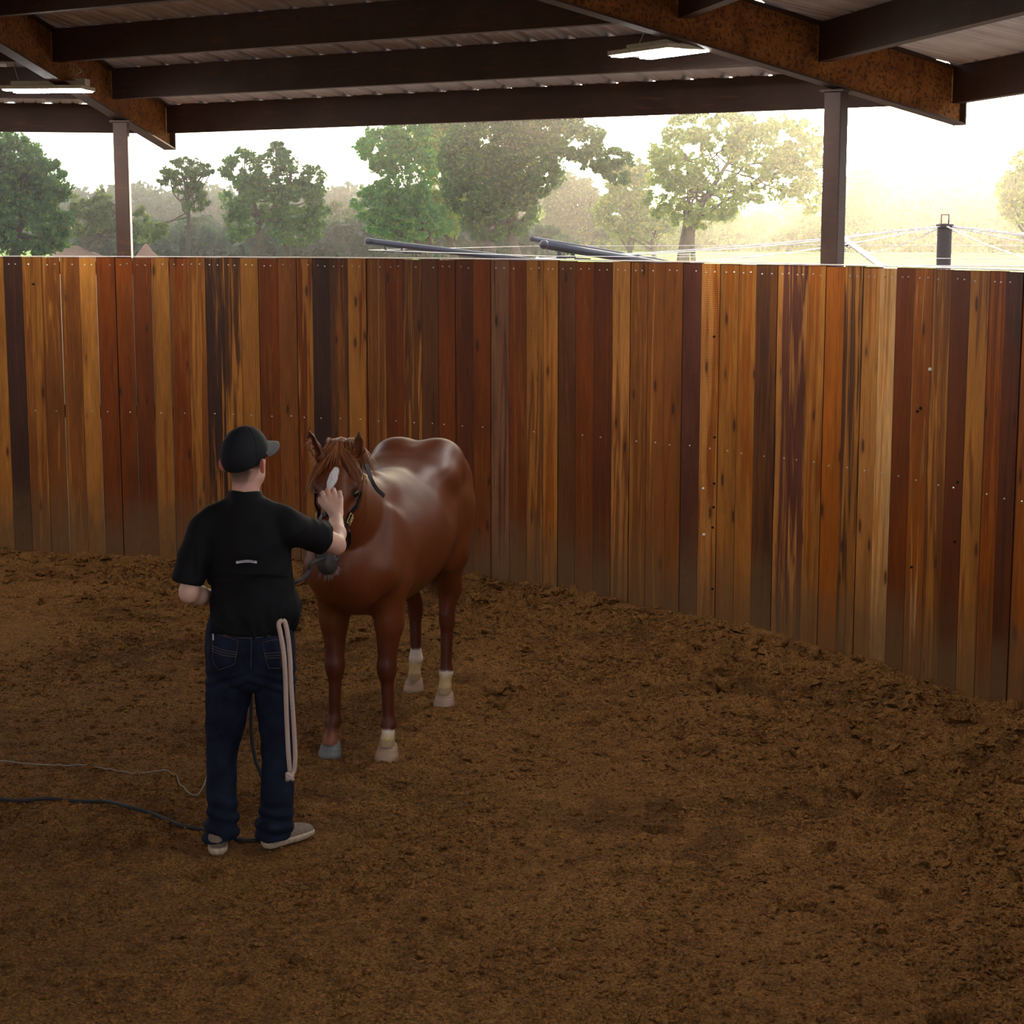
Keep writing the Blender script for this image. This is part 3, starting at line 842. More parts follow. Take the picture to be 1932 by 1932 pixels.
def purlin(i, rc, label):
    a0 = ANG[i]; a1 = ANG[(i + 1) % 8] + (360 if i == 7 else 0)
    half = math.radians((a1 - a0) / 2); mid = math.radians((a0 + a1) / 2)
    n = np.array([math.cos(mid), math.sin(mid)])
    inset = .012 / rc * 57.3
    P0, P1 = polar(rc, a0 + inset, zr(rc)), polar(rc, a1 - inset, zr(rc))
    d = nrm(P1 - P0); S = np.cross(d, (0, 0, 1.0)); sg = 1 if S[:2] @ n > 0 else -1    # sg: which side is outward
    root = empty('roof_purlin', tuple((P0 + P1) / 2)); tag(root, label, 'beam', 'purlins under the metal roof')
    dep, w, t = .235, .075, .006
    m_ = MB(); m_.beam(P0, P1, [(0, -dep), (sg * t, -dep), (sg * t, -.002), (0, -.002)]); m_.build('web', M['steel'], root)
    for nm, z0 in (('lower_flange', -dep), ('upper_flange', -.002 - t)):
        m_ = MB(); m_.beam(P0, P1, [(sg * t, z0), (sg * w, z0), (sg * w, z0 + t), (sg * t, z0 + t)]); m_.build(nm, M['steel'], root)
    return root
RC = [8.90, 7.72, 6.62, 5.50, 4.40]
lab0 = ['outermost long purlin above the trees, at the eave between the two posts', 'second long purlin in from the eave between the two posts',
        'third long purlin in from the eave, meeting the rusty beam above the wide lamp', 'fourth long purlin in from the eave at the top edge of the roof view']
for k, L in enumerate(lab0): purlin(0, RC[k], L)
lab1 = ['eave purlin beyond the dark post, behind the small lamp', 'purlin just above the small lamp in the dark corner of the roof', 'third purlin in from the eave in the dark corner of the roof']
for k, L in enumerate(lab1): purlin(1, RC[k], L)
lab7 = ['eave purlin on the sunlit side, ending at the tip of the rusty beam', 'broad purlin joining the rusty beam on the sunlit side of the roof', 'short visible purlin joining the rusty beam right above the wide lamp cord']
for k, L in enumerate(lab7): purlin(7, RC[k], L)

# posts
def post(u, v, label, rot):
    P = at_r(u, v, 7.925)
    root = empty('steel_post', (P[0], P[1], 0)); tag(root, label, 'post', 'steel posts carrying the roof')
    s = .115
    m_ = MB(); c, sn = math.cos(rot), math.sin(rot)
    r7 = math.hypot(P[0] - PEN[0], P[1] - PEN[1])
    top = zbot(r7) - .008
    m_.box((P[0], P[1], top / 2), (s, s, top), (c, sn, 0), (-sn, c, 0)); m_.build('post_tube', M['steel'], root, bevel=.006)
    m_ = MB(); m_.box((P[0], P[1], top + .0), (.16, .16, .012), (c, sn, 0), (-sn, c, 0)); m_.build('cap_plate', M['steel'], root)
post(236, 485, 'dark square steel post behind the fence beside the small slender tree', math.radians(79.65 - 90 + 14))
post(1570, 497, 'brown square steel post behind the fence against the bright sun glow', math.radians(33.77 - 90 + 22))
for a_ in (124.65, 348.77):
    P = polar(7.925, a_, 0)

# lamps
def lamp(c4, zl, cordtop, label, group, boxend):
    """c4: four corner points on the underside plane, in order round"""
    c4 = [np.asarray(p) for p in c4]
    ctr = sum(c4) / 4
    X = nrm(c4[1] - c4[0]); X[2] = 0; X = nrm(X); Y = np.cross((0, 0, 1.0), X)
    Lx, Ly = .62, .33
    root = empty('hanging_lamp', tuple(ctr)); tag(root, label, 'lamp', group)
    Z = (0, 0, 1.0)
    h = MB(); h.box(ctr + (0, 0, .022), (Lx, Ly, .028), X, Y); h.build('housing', M['lampwhite'], root, bevel=.004)
    h = MB(); h.box(ctr + (0, 0, .055), (Lx * .86, .11, .04), X, Y); h.build('heat_sink', M['lampwhite'], root, bevel=.004)
    for s in (-1, 1):
        h = MB(); h.box(ctr + Y * s * .108 + np.array((0, 0, .004)), (Lx * .94, .085, .008), X, Y); h.build('light_panel', M['led'], root)
    h = MB(); h.box(ctr + X * boxend * .27 + np.array((0, 0, .062)), (.07, .12, .055), X, Y); h.build('driver_box', M['lampwhite'], root, bevel=.004)
    st = ctr + X * boxend * .25 + np.array((0, 0, .09)); en = np.asarray(cordtop)
    mid = (st + en) / 2 + X * .03
    h = MB(); h.tube(spline([st, st * .7 + en * .3 - X * boxend * .015, mid, en], 6), .005, 6); h.build('cord', M['lampwhite'], root, smooth=True)
    for s in (-1, 1):
        h = MB(); p = ctr + X * s * .22 + np.array((0, 0, .07)); q = np.array([p[0], p[1], en[2]]) + (en - np.array([ctr[0] + X[0] * boxend * .25, ctr[1] + X[1] * boxend * .25, en[2]]))
        h.tube([p, q], .0022, 5); h.build('hanger_wire', M['cable'], root)
    return root
z1 = 3.70
c4 = [at_z(1147, 107, z1), at_z(1285, 88, z1), at_z(1333, 100, z1), at_z(1215, 115, z1)]
cc = sum(c4) / 4
lampA = lamp(c4, z1, (cc[0] + .19, cc[1] - .05, 3.885), 'wide lit white lamp hanging beside the rusty roof beam', 'lamps hanging under the roof', 1)
z2 = 3.68
c4 = [at_z(14, 168, z2), at_z(150, 167, z2), at_z(168, 177, z2), at_z(30, 178, z2)]
cc2 = sum(c4) / 4
lampB = lamp(c4, z2, (cc2[0] + .2, cc2[1] + .02, 3.885), 'small lit white lamp hanging in the dark corner above the fence', 'lamps hanging under the roof', 1)
for a_, lb_ in ((125, 'white lamp hanging under the roof beyond the dark corner, out of view'), (170, 'white lamp hanging under the far side of the roof, out of view'), (0, 'unseen white lamp added under the roof above the near sunlit side of the pen')):  # last lamp is added out of view to brighten the fence and floor there
    t_ = math.radians(a_)
    P = polar(6.4, a_, 3.70)
    r_ = lampA.copy(); COL.objects.link(r_); r_.location = P
    r_['label'] = lb_; r_['group'] = 'lamps around the rest of the roof'
    for ch in list(lampA.children):
        c_ = ch.copy(); COL.objects.link(c_); c_.parent = r_; c_.matrix_parent_inverse = ch.matrix_parent_inverse.copy()

# ================================================================== outdoors
def mat_grass():
    m = NT('pasture_grass'); co = m.coord('Object')
    a = m.noise(co, .06, 3, .5); b = m.noise(co, 3, 4, .6)
    c = m.ramp(a, [(.35, (.16, .30, .06)), (.65, (.26, .38, .09))])
    c = m.mix(m.mrange(b, .4, .7, 0, .5), c, (.33, .42, .13))
    m.color(c); m.set(Roughness=.8, Specular_IOR_Level=.2)
    tr = m.n('BsdfTranslucent'); m.l(m.mix(1.0, c, (1.3, 1.3, .7), 'MULTIPLY'), tr.inputs[0])
    mx = m.n('MixShader'); mx.inputs[0].default_value = .3
    m.l(m.b.outputs[0], mx.inputs[1]); m.l(tr.outputs[0], mx.inputs[2]); m.l(mx.outputs[0], m.out.inputs[0])
    return m.m
M['grass'] = mat_grass(); M['leafblue'] = mat_leaf('hazy_blue_green_leaves', (.018, .042, .042), (.028, .058, .055), (.05, .085, .06)); M['soil'] = simple('bare_soil', (.26, .20, .15), .95, var=.2, scale=.5)  # bluish tone of the far woods has the distant haze painted in
rads = [PEN_R + .02, 9, 12, 20, 40, 80, 104, 112, 150, 250, 400, 700]
V = []; n = 96
for r_ in rads:
    for k in range(n):
        a = 2 * math.pi * k / n
        x, y = PEN[0] + r_ * math.cos(a), PEN[1] + r_ * math.sin(a)
        V.append((x, y, -.03 + (.0 if r_ < 30 else .25 * float(perlin2(np.array([x * .02]), np.array([y * .02]), 30)[0]))))
F = [[i * n + k, i * n + (k + 1) % n, (i + 1) * n + (k + 1) % n, (i + 1) * n + k] for i in range(len(rads) - 1) for k in range(n)]
F = np.array(F)[:, ::-1]; nin = 6 * n
y_ = mesh_np('yard_ground', np.array(V), F[:nin], M['soil'], smooth=True); tag(y_, 'bare sandy ground of the yard outside the pen', 'ground', kind='structure')
g_ = mesh_np('lawn', np.array(V), F[nin:], M['grass'], smooth=True)
tag(g_, 'bright green grass of the sunlit pasture beyond the fence', 'grass', kind='structure')

M['mound'] = simple('brown_heaped_soil', (.17, .105, .075), .95, var=.3, scale=.8)
# mound of bare soil
def mound(u0, u1, vt, y, label):
    a, b = at_y(u0, 480, y), at_y(u1, 480, y); h = at_y((u0 + u1) / 2, vt, y)[2]
    cx, w = (a[0] + b[0]) / 2, (b[0] - a[0]) / 2
    N = 48; g = np.linspace(-1.15, 1.15, N); X, Y = np.meshgrid(g, g, indexing='ij')
    R = np.hypot(X, Y)
    Z = h * np.clip(1 - R ** 1.4, -.05, 1) * (1 + .15 * perlin2(X * 2, Y * 2, 31))
    V = np.stack([(cx + X * w).ravel(), (y + Y * w * .5).ravel(), Z.ravel() - .05], 1)
    i = (np.arange(N - 1)[:, None] * N + np.arange(N - 1)[None]).ravel()
    o = mesh_np('soil_mound', V, np.stack([i, i + N, i + N + 1, i + 1], 1), M['mound'], smooth=True)
    tag(o, label, 'mound')
mound(232, 322, 458, 95, 'low mound of pale bare soil beyond the fence beside the dark post')
mound(60, 226, 462, 130, 'long bank of bare soil under the dark tree at the fence top')

# trees
def leaves(centers, radii, per, size, rg, flat=.75):
    C = np.repeat(centers, per, 0); Rr = np.repeat(radii, per)
    n = len(C)
    d = rg.normal(size=(n, 3)); d /= np.linalg.norm(d, axis=1)[:, None]
    P = C + d * (Rr * rg.uniform(.25, 1.0, n) ** .6)[:, None] * (1, 1, flat)
    a = rg.normal(size=(n, 3)); a /= np.linalg.norm(a, axis=1)[:, None]
    b = np.cross(a, rg.normal(size=(n, 3))); b /= np.linalg.norm(b, axis=1)[:, None]
    s = size * rg.uniform(.6, 1.35, n)[:, None]
    V = np.stack([P + a * s, P + b * s * .62, P - a * s, P - b * s * .62], 1).reshape(-1, 3)
    F = np.arange(4 * n).reshape(n, 4)
    return V, F
def tree(name, y, blobs, trunks, mat, label, dens=1.0, leaf=.26, group=None, bark=None, seed=0, hole=.25, csize=.16, base_z=0.0):
    """blobs: (u, v, ru, rv) photo-sized crown lobes at distance y; trunks: lists of (u, v, half width px)"""
    rg = np.random.RandomState(seed + 100)
    px = y / FPX
    bx = at_y(trunks[0][0][0], 470, y)[0]
    root = empty(name, (bx, y, 0)); tag(root, label, 'tree', group)
    cs, rs = [], []
    ends = []
    for (u, v, ru, rv) in blobs:
        c = at_y(u, v, y); A = ru * px; B = rv * px
        n = int(max(10, 16 * (A * B) / (csize * 12) ** 2 * 11 * dens))
        d = rg.normal(size=(n, 3)); d /= np.linalg.norm(d, axis=1)[:, None]
        rad = rg.uniform(.35, 1.0, n) ** .5
        P = c + d * rad[:, None] * (A, A * .8, B)
        k = (perlin3(P * (2.6 / max(A, 1.0)) + seed, seed) > -hole) & (perlin3(P * .9 + seed, seed + 1) > -.28)
        P = P[k]
        cs.append(P); rs.append(rg.uniform(.35, 1.2, len(P)) * (.13 * min(A, B) + .22))
        ends.append(c + (0, 0, B * .35)); 
        for q in P[:3]: ends.append(q)
    C = np.concatenate(cs); R_ = np.concatenate(rs)
    V, F = leaves(C, R_, int(36 * dens ** .3), leaf * .62, rg)
    f = mesh_np('foliage', V, F, mat, root, smooth=False)
    t = MB()
    tops = []
    for tr in trunks:
        P = [np.array([*at_y(u, v, y)[:2], at_y(u, v, y)[2]]) for u, v, w in tr]
        P = [np.array([P[0][0], y, base_z - .2])] + P
        W = [tr[0][2] * px * 1.35] + [w * px for _, _, w in tr]
        S = spline(P, 5); rr_ = np.interp(np.linspace(0, 1, len(S)), np.linspace(0, 1, len(W)), W)
        wob = np.stack([perlin2(S[:, 2] * .4 + seed, S[:, 2] * 0 + k_, 40) for k_ in (1.3, 5.7)], 1) * .25 * px / .04
        S[:, :2] += wob * (np.arange(len(S)) / len(S))[:, None]
        t.tube(S, rr_, 8); tops.append((S, rr_))
    for e in ends:
        S, rr_ = tops[rg.randint(len(tops))]
        k = min(len(S) - 1, int(len(S) * rg.uniform(.5, .97)))
        a = S[k]
        if e[2] < a[2] - 1 or np.linalg.norm(e - a) > 5.5: continue
        mid = (a + e) / 2 + rg.normal(size=3) * .25 + (0, 0, -.2)
        Q = spline([a, mid, e], 4); t.tube(Q, np.linspace(min(rr_[k] * .5, .12), .03, len(Q)), 5)
    t.build('trunk', bark or M['bark'], root, smooth=True)
    return root
G1 = 'trees in the pasture beyond the fence'
tree('oak_tree', 105, [(20, 330, 75, 75), (70, 365, 60, 70), (-30, 360, 70, 90), (40, 430, 85, 55), (105, 420, 30, 50)], [[(30, 470, 9), (35, 420, 6), (30, 360, 4)]], M['leafdark'],
     'big dark dense tree at the edge of the view beyond the fence', 1.5, .22, G1, seed=1)
tree('oak_tree', 130, [(175, 385, 42, 28), (150, 420, 28, 25), (205, 415, 28, 30), (265, 425, 22, 35), (185, 400, 40, 28)], [[(160, 478, 5), (158, 455, 4), (150, 430, 3)], [(168, 478, 4), (182, 450, 3), (200, 425, 2)], [(165, 475, 3), (190, 465, 2.5), (215, 440, 2)]], M['leafgrey'],
     'low spreading tree with several dark leaning stems beside the dark post', .9, .25, G1, seed=2)
tree('slender_tree', 120, [(345, 322, 42, 24), (320, 335, 24, 16), (375, 330, 26, 18), (365, 375, 28, 30), (395, 318, 10, 8), (300, 430, 26, 12), (350, 350, 22, 18), (280, 450, 20, 16)],
     [[(354, 475, 4.5), (355, 440, 4), (353, 400, 3.5), (350, 350, 2.5), (345, 325, 1.5)]], M['leafgrey'], 'tall slender tree with a bare straight trunk standing in the gap of sky', .8, .22, G1, seed=3)
tree('oak_tree', 125, [(455, 320, 36, 40), (520, 330, 50, 40), (475, 380, 55, 50), (560, 390, 55, 55), (525, 285, 22, 20), (590, 340, 26, 30), (450, 425, 32, 32), (560, 440, 48, 30), (600, 390, 28, 35)],
     [[(480, 478, 5), (490, 430, 4), (478, 370, 3), (460, 320, 2)], [(540, 478, 6), (535, 420, 5), (545, 360, 3), (550, 300, 2)]], M['leafdark'],
     'broad loose-crowned tree with two trunks next to the slender tree', 1.1, .22, G1, seed=4, hole=.12)
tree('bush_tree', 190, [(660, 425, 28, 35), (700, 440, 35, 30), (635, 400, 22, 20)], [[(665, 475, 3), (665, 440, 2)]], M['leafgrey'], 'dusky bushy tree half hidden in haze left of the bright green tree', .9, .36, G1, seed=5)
tree('elm_tree', 120, [(725, 280, 50, 45), (770, 330, 55, 70), (720, 390, 50, 50), (770, 250, 45, 35), (800, 420, 55, 40), (745, 420, 45, 30), (690, 385, 25, 25)],
     [[(795, 478, 5), (792, 430, 4), (780, 350, 3)], [(812, 478, 4), (808, 430, 3)]], M['leafgreen'], 'bright green leafy tree right of the open sky gap', 1.3, .23, G1, seed=6)
tree('elm_tree', 128, [(835, 290, 45, 60), (820, 240, 50, 40), (860, 380, 50, 60), (830, 430, 35, 30)], [[(855, 480, 7), (845, 440, 6), (850, 350, 4)]], M['leafyellow'],
     'yellow-green sunlit tree between the bright green tree and the huge dark tree', 1.2, .23, G1, seed=7)
tree('elm_tree', 112, [(930, 270, 85, 60), (900, 350, 65, 75), (990, 310, 70, 70), (960, 400, 55, 45), (1080, 265, 60, 35), (1140, 300, 55, 25), (960, 215, 90, 40), (1165, 330, 25, 20), (870, 300, 40, 60), (915, 430, 40, 25), (1050, 220, 50, 25)],
     [[(925, 480, 12), (918, 445, 10), (915, 400, 7), (925, 320, 5)], [(975, 480, 9), (968, 440, 7), (975, 380, 4)], [(905, 478, 7), (890, 440, 5)]], M['leafdark'],
     'huge dense dark green tree in the middle with an arching limb', 1.7, .22, G1, bark=M['palebark'], seed=8)
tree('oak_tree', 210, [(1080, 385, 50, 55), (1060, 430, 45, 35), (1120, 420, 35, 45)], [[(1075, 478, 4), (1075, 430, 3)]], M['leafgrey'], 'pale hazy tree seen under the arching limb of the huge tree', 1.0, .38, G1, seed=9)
tree('oak_tree', 165, [(1190, 350, 45, 55), (1165, 400, 45, 40), (1230, 420, 45, 35), (1195, 430, 45, 28)], [[(1190, 478, 5), (1192, 430, 4)], [(1235, 478, 4), (1232, 440, 3)]], M['leafyellow'],
     'pale yellow-green tree left of the big open-limbed oak', 1.1, .30, G1, seed=10)
tree('oak_tree', 125, [(1290, 300, 60, 60), (1370, 250, 70, 40), (1430, 290, 60, 50), (1260, 370, 45, 45), (1350, 370, 60, 50), (1480, 330, 50, 50), (1520, 290, 40, 60), (1300, 235, 55, 30), (1470, 250, 50, 30), (1530, 370, 22, 35), (1420, 360, 35, 25), (1300, 420, 35, 20)],
     [[(1290, 478, 11), (1298, 440, 9), (1318, 400, 7), (1345, 350, 5), (1375, 300, 3)], [(1285, 470, 6), (1295, 420, 5), (1300, 360, 4), (1290, 290, 3)], [(1310, 425, 4), (1360, 385, 3.5), (1420, 350, 3), (1470, 320, 2)]], M['leafyellow'],
     'big oak with dark open limbs just left of the sunlit post', 1.25, .22, G1, seed=11, hole=.14)
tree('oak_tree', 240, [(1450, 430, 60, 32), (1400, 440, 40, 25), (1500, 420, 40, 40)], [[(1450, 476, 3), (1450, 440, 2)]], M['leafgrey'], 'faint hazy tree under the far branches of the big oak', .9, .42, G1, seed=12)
tree('oak_tree', 200, [(1625, 380, 45, 60), (1600, 430, 50, 40), (1650, 430, 45, 35)], [[(1620, 476, 4), (1620, 430, 3)]], M['leafyellow'], 'washed-out golden tree just right of the sunlit post', 1.0, .36, G1, seed=13)
tree('oak_tree', 230, [(1790, 400, 75, 55), (1730, 430, 50, 40), (1850, 420, 60, 50), (1830, 370, 50, 40)], [[(1790, 476, 4), (1790, 430, 3)]], M['leafyellow'], 'broad golden tree in the haze behind the cable mast', 1.0, .42, G1, seed=14)
tree('oak_tree', 120, [(1925, 355, 45, 40), (1960, 390, 60, 60), (1905, 380, 22, 30), (1950, 320, 50, 40)], [[(1955, 478, 6), (1955, 420, 4)]], M['leafyellow'], 'leafy crown reaching in at the sunlit edge of the view', 1.2, .24, G1, seed=15)
# distant woods
def woods(name, segs, mat, label, seed):
    rg = np.random.RandomState(seed); cs, rs = [], []
    for (u0, u1, vt, y) in segs:
        n = int((u1 - u0) / 2.0)
        for _ in range(n):
            u = rg.uniform(u0, u1); yy = y * rg.uniform(.92, 1.08)
            top = vt + rg.uniform(0, 18) + 8 * math.sin(u * .045) + 6 * math.sin(u * .11 + 1)
            for v in np.arange(top, 484, 15):
                p = at_y(u, v, yy); cs.append((p[0] + rg.normal() * .8, yy, max(p[2], .5))); rs.append(rg.uniform(1.2, 2.2) * y / 300)
    V, F = leaves(np.array(cs), np.array(rs), 20, .55, rg)
    o = mesh_np(name, V, F, mat); tag(o, label, 'woods', kind='stuff')
woods('distant_woods', [(-60, 1060, 366, 300), (150, 1040, 436, 168)], M['leafblue'], 'long wooded skyline tinted haze-blue far behind the left-hand trees', 3)
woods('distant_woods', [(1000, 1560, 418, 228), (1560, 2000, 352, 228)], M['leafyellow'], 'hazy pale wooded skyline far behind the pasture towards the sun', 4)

# horse walker (rotating exerciser with eight arms)
W0 = np.array([at_y(1781, 470, 28)[0], 28.0, 0])
wk = empty('horse_walker', tuple(W0)); tag(wk, 'steel horse walker with cable-stayed pipe arms round a dark central mast', 'horse walker')
m_ = MB(); m_.tube([W0, W0 + (0, 0, 2.70)], .108, 20); m_.build('mast', M['mast'], wk, smooth=False, bevel=.004)
m_ = MB(); m_.tube([W0 + (0, 0, 2.68), W0 + (0, 0, 2.73)], .13, 20)
for s in (-1, 1):
    m_.box(W0 + (s * .055, 0, 2.80), (.014, .03, .15)); m_.box(W0 + (0, 0, 2.80 + s * .07), (.124, .03, .014))
m_.build('mast_head', M['mast'], wk)
hub = W0 + (0, 0, 1.46)
m_ = MB(); m_.tube([hub - (0, 0, .12), hub + (0, 0, .12)], .2, 20); m_.build('hub', M['pipe'], wk)
ends = []
for k in range(8):
    a = math.radians(180 - 45 * k)
    d = np.array([math.cos(a), math.sin(a), 0]); tip = W0 + d * 8.6 + (0, 0, 2.48)
    A = hub + d * .2
    m_ = MB(); P = np.linspace(A, tip, 12); m_.tube(P, .048, 12); arm = m_.build('arm', M['pipe'] if k not in (2,) else M['cable'], wk, smooth=True)
    m_ = MB(); m_.sphere(tip, .056, 8); m_.build('end_cap', M['pipe'], arm, smooth=True)
    m_ = MB(); e = A + (tip - A) * .955
    S = np.array([-d[1], d[0], 0])
    m_.box(e - (0, 0, .10), (.30, .03, .03), d, S); m_.box(e - d * .12 - (0, 0, .06), (.03, .03, .1), d, S); m_.box(e + d * .12 - (0, 0, .06), (.03, .03, .1), d, S)
    m_.tube([e - d * .15 - (0, 0, .12), e - d * .42 - (0, 0, .13)], .012, 6)
    m_.build('hook_bracket', M['pipe'], arm)
    mp_ = A + (tip - A) * .70 + (0, 0, .05)
    ends.append((tip, mp_, d))
    m_ = MB(); top = W0 + (0, 0, 2.70) + d * .1
    L = [top + (mp_ - top) * t - np.array([0, 0, .10]) * math.sin(math.pi * t) * .6 for t in np.linspace(0, 1, 8)]
    m_.tube(L, .009, 5)
    for q in range(5): m_.sphere(top + (mp_ - top) * (.02 + .045 * q), (.022, .022, .014), 4)
    m_.sphere(mp_, .03, 5)
    m_.build('stay_cable', M['cable'], wk)
for k in range(8):
    a_, b_ = ends[k], ends[(k + 1) % 8]
    m_ = MB()
    m_.tube([a_[1], b_[1]], .007, 5); m_.tube([a_[0] - (0, 0, .13), b_[0] - (0, 0, .13)], .004, 5)
    m_.build('ring_cable', M['cable'], wk)

# morning mist over the pasture
mv = bpy.data.materials.new('mist'); mv.use_nodes = True
t_ = mv.node_tree; t_.nodes.clear(); o_ = t_.nodes.new('ShaderNodeOutputMaterial')
vsn = t_.nodes.new('ShaderNodeVolumeScatter'); vsn.inputs['Density'].default_value = .0006; vsn.inputs['Anisotropy'].default_value = .82
vsn.inputs['Color'].default_value = (.95, .95, 1.0, 1)
t_.links.new(vsn.outputs[0], o_.inputs['Volume'])
b = MB(); b.box((0, 200, 11), (400, 330, 21.9)); mist = b.build('mist', mv)
tag(mist, 'thin sunlit morning mist hanging over the pasture', 'mist', kind='stuff')

# ================================================================== horse
def H(x, y, z):                      # horse body frame: x towards head, y to its left, z up
    q = HO + HF * x + HL_ * y; return np.array([q[0], q[1], z])
UF = np.array([HF[0], HF[1], 0]); UL = np.array([HL_[0], HL_[1], 0]); UZ = np.array([0, 0, 1.0])
# head frame
hh = nrm((-.155, -.988, 0)); al = math.radians(55)
HD = hh * math.cos(al) - UZ * math.sin(al)          # down the face
HN = hh * math.sin(al) + UZ * math.cos(al)          # out of the forehead
HW = np.cross(HD, HN); HW = HW if HW[0] > 0 else -HW
POLL = at_y(641, 849, 8.66)
def K(s, t, u): return POLL + HD * s + HN * t + HW * u
RH = [HD, HN, HW]

def build_horse(S, ax=True):
    k = .05
    # trunk
    pts = [(.235, 0, 1.03, .13, .17), (.15, 0, 1.02, .185, .23), (.02, 0, 1.00, .220, .265), (-.15, 0, 1.015, .248, .30), (-.38, 0, 1.03, .283, .325), (-.58, 0, 1.06, .312, .33),
           (-.85, 0, 1.12, .285, .325), (-1.05, 0, 1.175, .265, .325), (-1.22, 0, 1.17, .225, .26), (-1.33, 0, 1.15, .16, .20)]
    P = [(*H(x, y, z), a, b) for x, y, z, a, b in pts]
    S.chain(P, k=.015, U=UL, n=3)
    # withers, back line
    S.seg(H(.06, 0, 1.30), H(-.22, 0, 1.315), (.095, .125), (.09, .10), k=.10, U=UL); S.seg(H(-.22, 0, 1.315), H(-.5, 0, 1.30), (.09, .10), (.10, .09), k=.10, U=UL)
    # croup muscles with a groove between, point of hip, loin hollow
    for sg in (-1, 1):
        S.seg(H(-.70, sg * .10, 1.27), H(-1.02, sg * .122, 1.368), (.12, .12), (.138, .142), k=.06, U=UL); S.seg(H(-1.02, sg * .122, 1.368), H(-1.20, sg * .112, 1.30), (.138, .142), (.125, .14), k=.06, U=UL)
        S.ell(H(-1.24, sg * .12, 1.20), (.15, .125, .20), [UF, UL, UZ], k=.06)
        S.ell(H(-.84, sg * .205, 1.335), (.08, .055, .06), [UF, UL, UZ], k=.10)
        S.ell(H(-.70, sg * .345, 1.25), (.09, .05, .10), [nrm(UF + UZ * .4), UL, nrm(UZ - UF * .4)], k=.09, op='sub')
        # buttock and thigh
        S.seg(H(-1.12, sg * .165, 1.14), H(-1.02, sg * .185, .90), (.125, .23), (.10, .155), k=.06, U=UL)
        S.seg(H(-1.30, sg * .10, 1.14), H(-1.24, sg * .13, .84), (.085, .10), (.06, .07), k=.06, U=UL)
        S.ell(H(-.91, sg * .20, .87), (.065, .05, .08), [UF, UL, UZ], k=.05)
        S.seg(H(-.83, sg * .345, 1.12), H(-.80, sg * .325, .84), (.035, .045), (.04, .045), k=.05, op='sub')
        # shoulder and breast
        S.seg(H(-.06, sg * .125, 1.20), H(.13, sg * .165, .97), (.075, .15), (.085, .11), k=.06, U=UL)
        S.ell(H(-.06, sg * .175, .93), (.12, .075, .12), [UF, UL, UZ], k=.05)
        S.ell(H(.20, sg * .085, .95), (.085, .088, .13), [UF, UL, UZ], k=.05)
    # fore legs
    for sg, fx, fy, kx in ((-1, .016, -.148, -.128), (1, -.007, .150, .142)):
        S.seg(H(-.01, sg * .150, .90), H(-.01 + fx * .3, kx + sg * .012, .68), (.088, .110), (.070, .080), k=.05, U=UL)
        S.seg(H(-.01 + fx * .3, kx + sg * .012, .70), H(.005 + fx, kx, .49), (.070, .078), (.045, .048), k=.03, U=UL)
        S.ell(H(.012 + fx, kx, .452), (.047, .053, .066), [UF, UL, UZ], k=.03)
        S.ell(H(-.03 + fx, kx, .465), (.022, .022, .035), [UF, UL, UZ], k=.03)
        S.seg(H(.004 + fx, kx, .43), H(-.002 + fx, (kx + fy) / 2, .20), (.036, .038), (.031, .036), k=.02, U=UL)
        S.ell(H(.0 + fx, (kx * .3 + fy * .7), .168), (.046, .044, .036), [UF, UL, UZ], k=.02)
        S.seg(H(.008 + fx, fy, .155), H(.035 + fx, fy, .085), (.031, .033), (.038, .040), k=.02, U=UL)
        S.seg(H(.036 + fx, fy, .082), H(.044 + fx, fy, .060), (.040, .043), (.043, .047), k=.01, U=UL)
    # hind legs
    for sg, fx, fy in ((-1, -1.36, -.133), (1, -1.085, .132)):
        dx = 0.0 if sg < 0 else .20          # near hind stands further forward
        hx, hy = fx - .035, fy + sg * .004
        S.seg(H(-1.06 + dx * .15, sg * .175, .86), H((-1.16 * .5 + hx * .5), (hy + sg * .16) / 2, .66), (.088, .120), (.064, .078), k=.05, U=UL)
        S.seg(H((-1.16 * .5 + hx * .5), (hy + sg * .16) / 2, .66), H(hx + .01, hy, .52), (.064, .072), (.040, .050), k=.03, U=UL)
        S.ell(H(hx, hy, .475), (.056, .045, .060), [UF, UL, UZ], k=.03)
        S.ell(H(hx - .042, hy, .525), (.022, .018, .030), [UF, UL, UZ], k=.03)
        S.seg(H(hx + .004, hy, .45), H(hx + .012, fy, .215), (.037, .040), (.033, .037), k=.025, U=UL)
        S.ell(H(hx + .008, fy, .178), (.047, .045, .038), [UF, UL, UZ], k=.02)
        S.seg(H(hx + .016, fy, .165), H(fx + .006, fy, .09), (.031, .033), (.038, .040), k=.02, U=UL)
        S.seg(H(fx + .008, fy, .085), H(fx + .014, fy, .060), (.039, .042), (.042, .046), k=.01, U=UL)
    # neck
    nb = [(*H(-.10, 0, 1.19), .155, .235), (*H(.08, .005, 1.22), .145, .235), (*H(.24, .02, 1.30), .12, .20), (*H(.38, .05, 1.385), .100, .165)]
    e = POLL - HN * .12 + HD * .03
    m = (np.array(nb[-1][:3]) + e) / 2
    nb += [(*(m + UZ * .01), .088, .135), (*e, .080, .11)]
    S.chain(nb, k=.02, U=UL, n=3)
    S.seg(H(.0, 0, 1.39), H(.34, .05, 1.50), (.035, .05), (.032, .045), k=.06, U=UL)       # crest
    # head
    hc = [(0, -.075, .066, .085), (.06, -.082, .082, .105), (.12, -.09, .096, .118), (.18, -.095, .103, .122), (.235, -.098, .094, .118), (.29, -.092, .076, .104), (.35, -.078, .062, .083),
          (.42, -.066, .053, .067), (.49, -.062, .053, .061), (.535, -.066, .053, .058), (.565, -.07, .045, .048)]
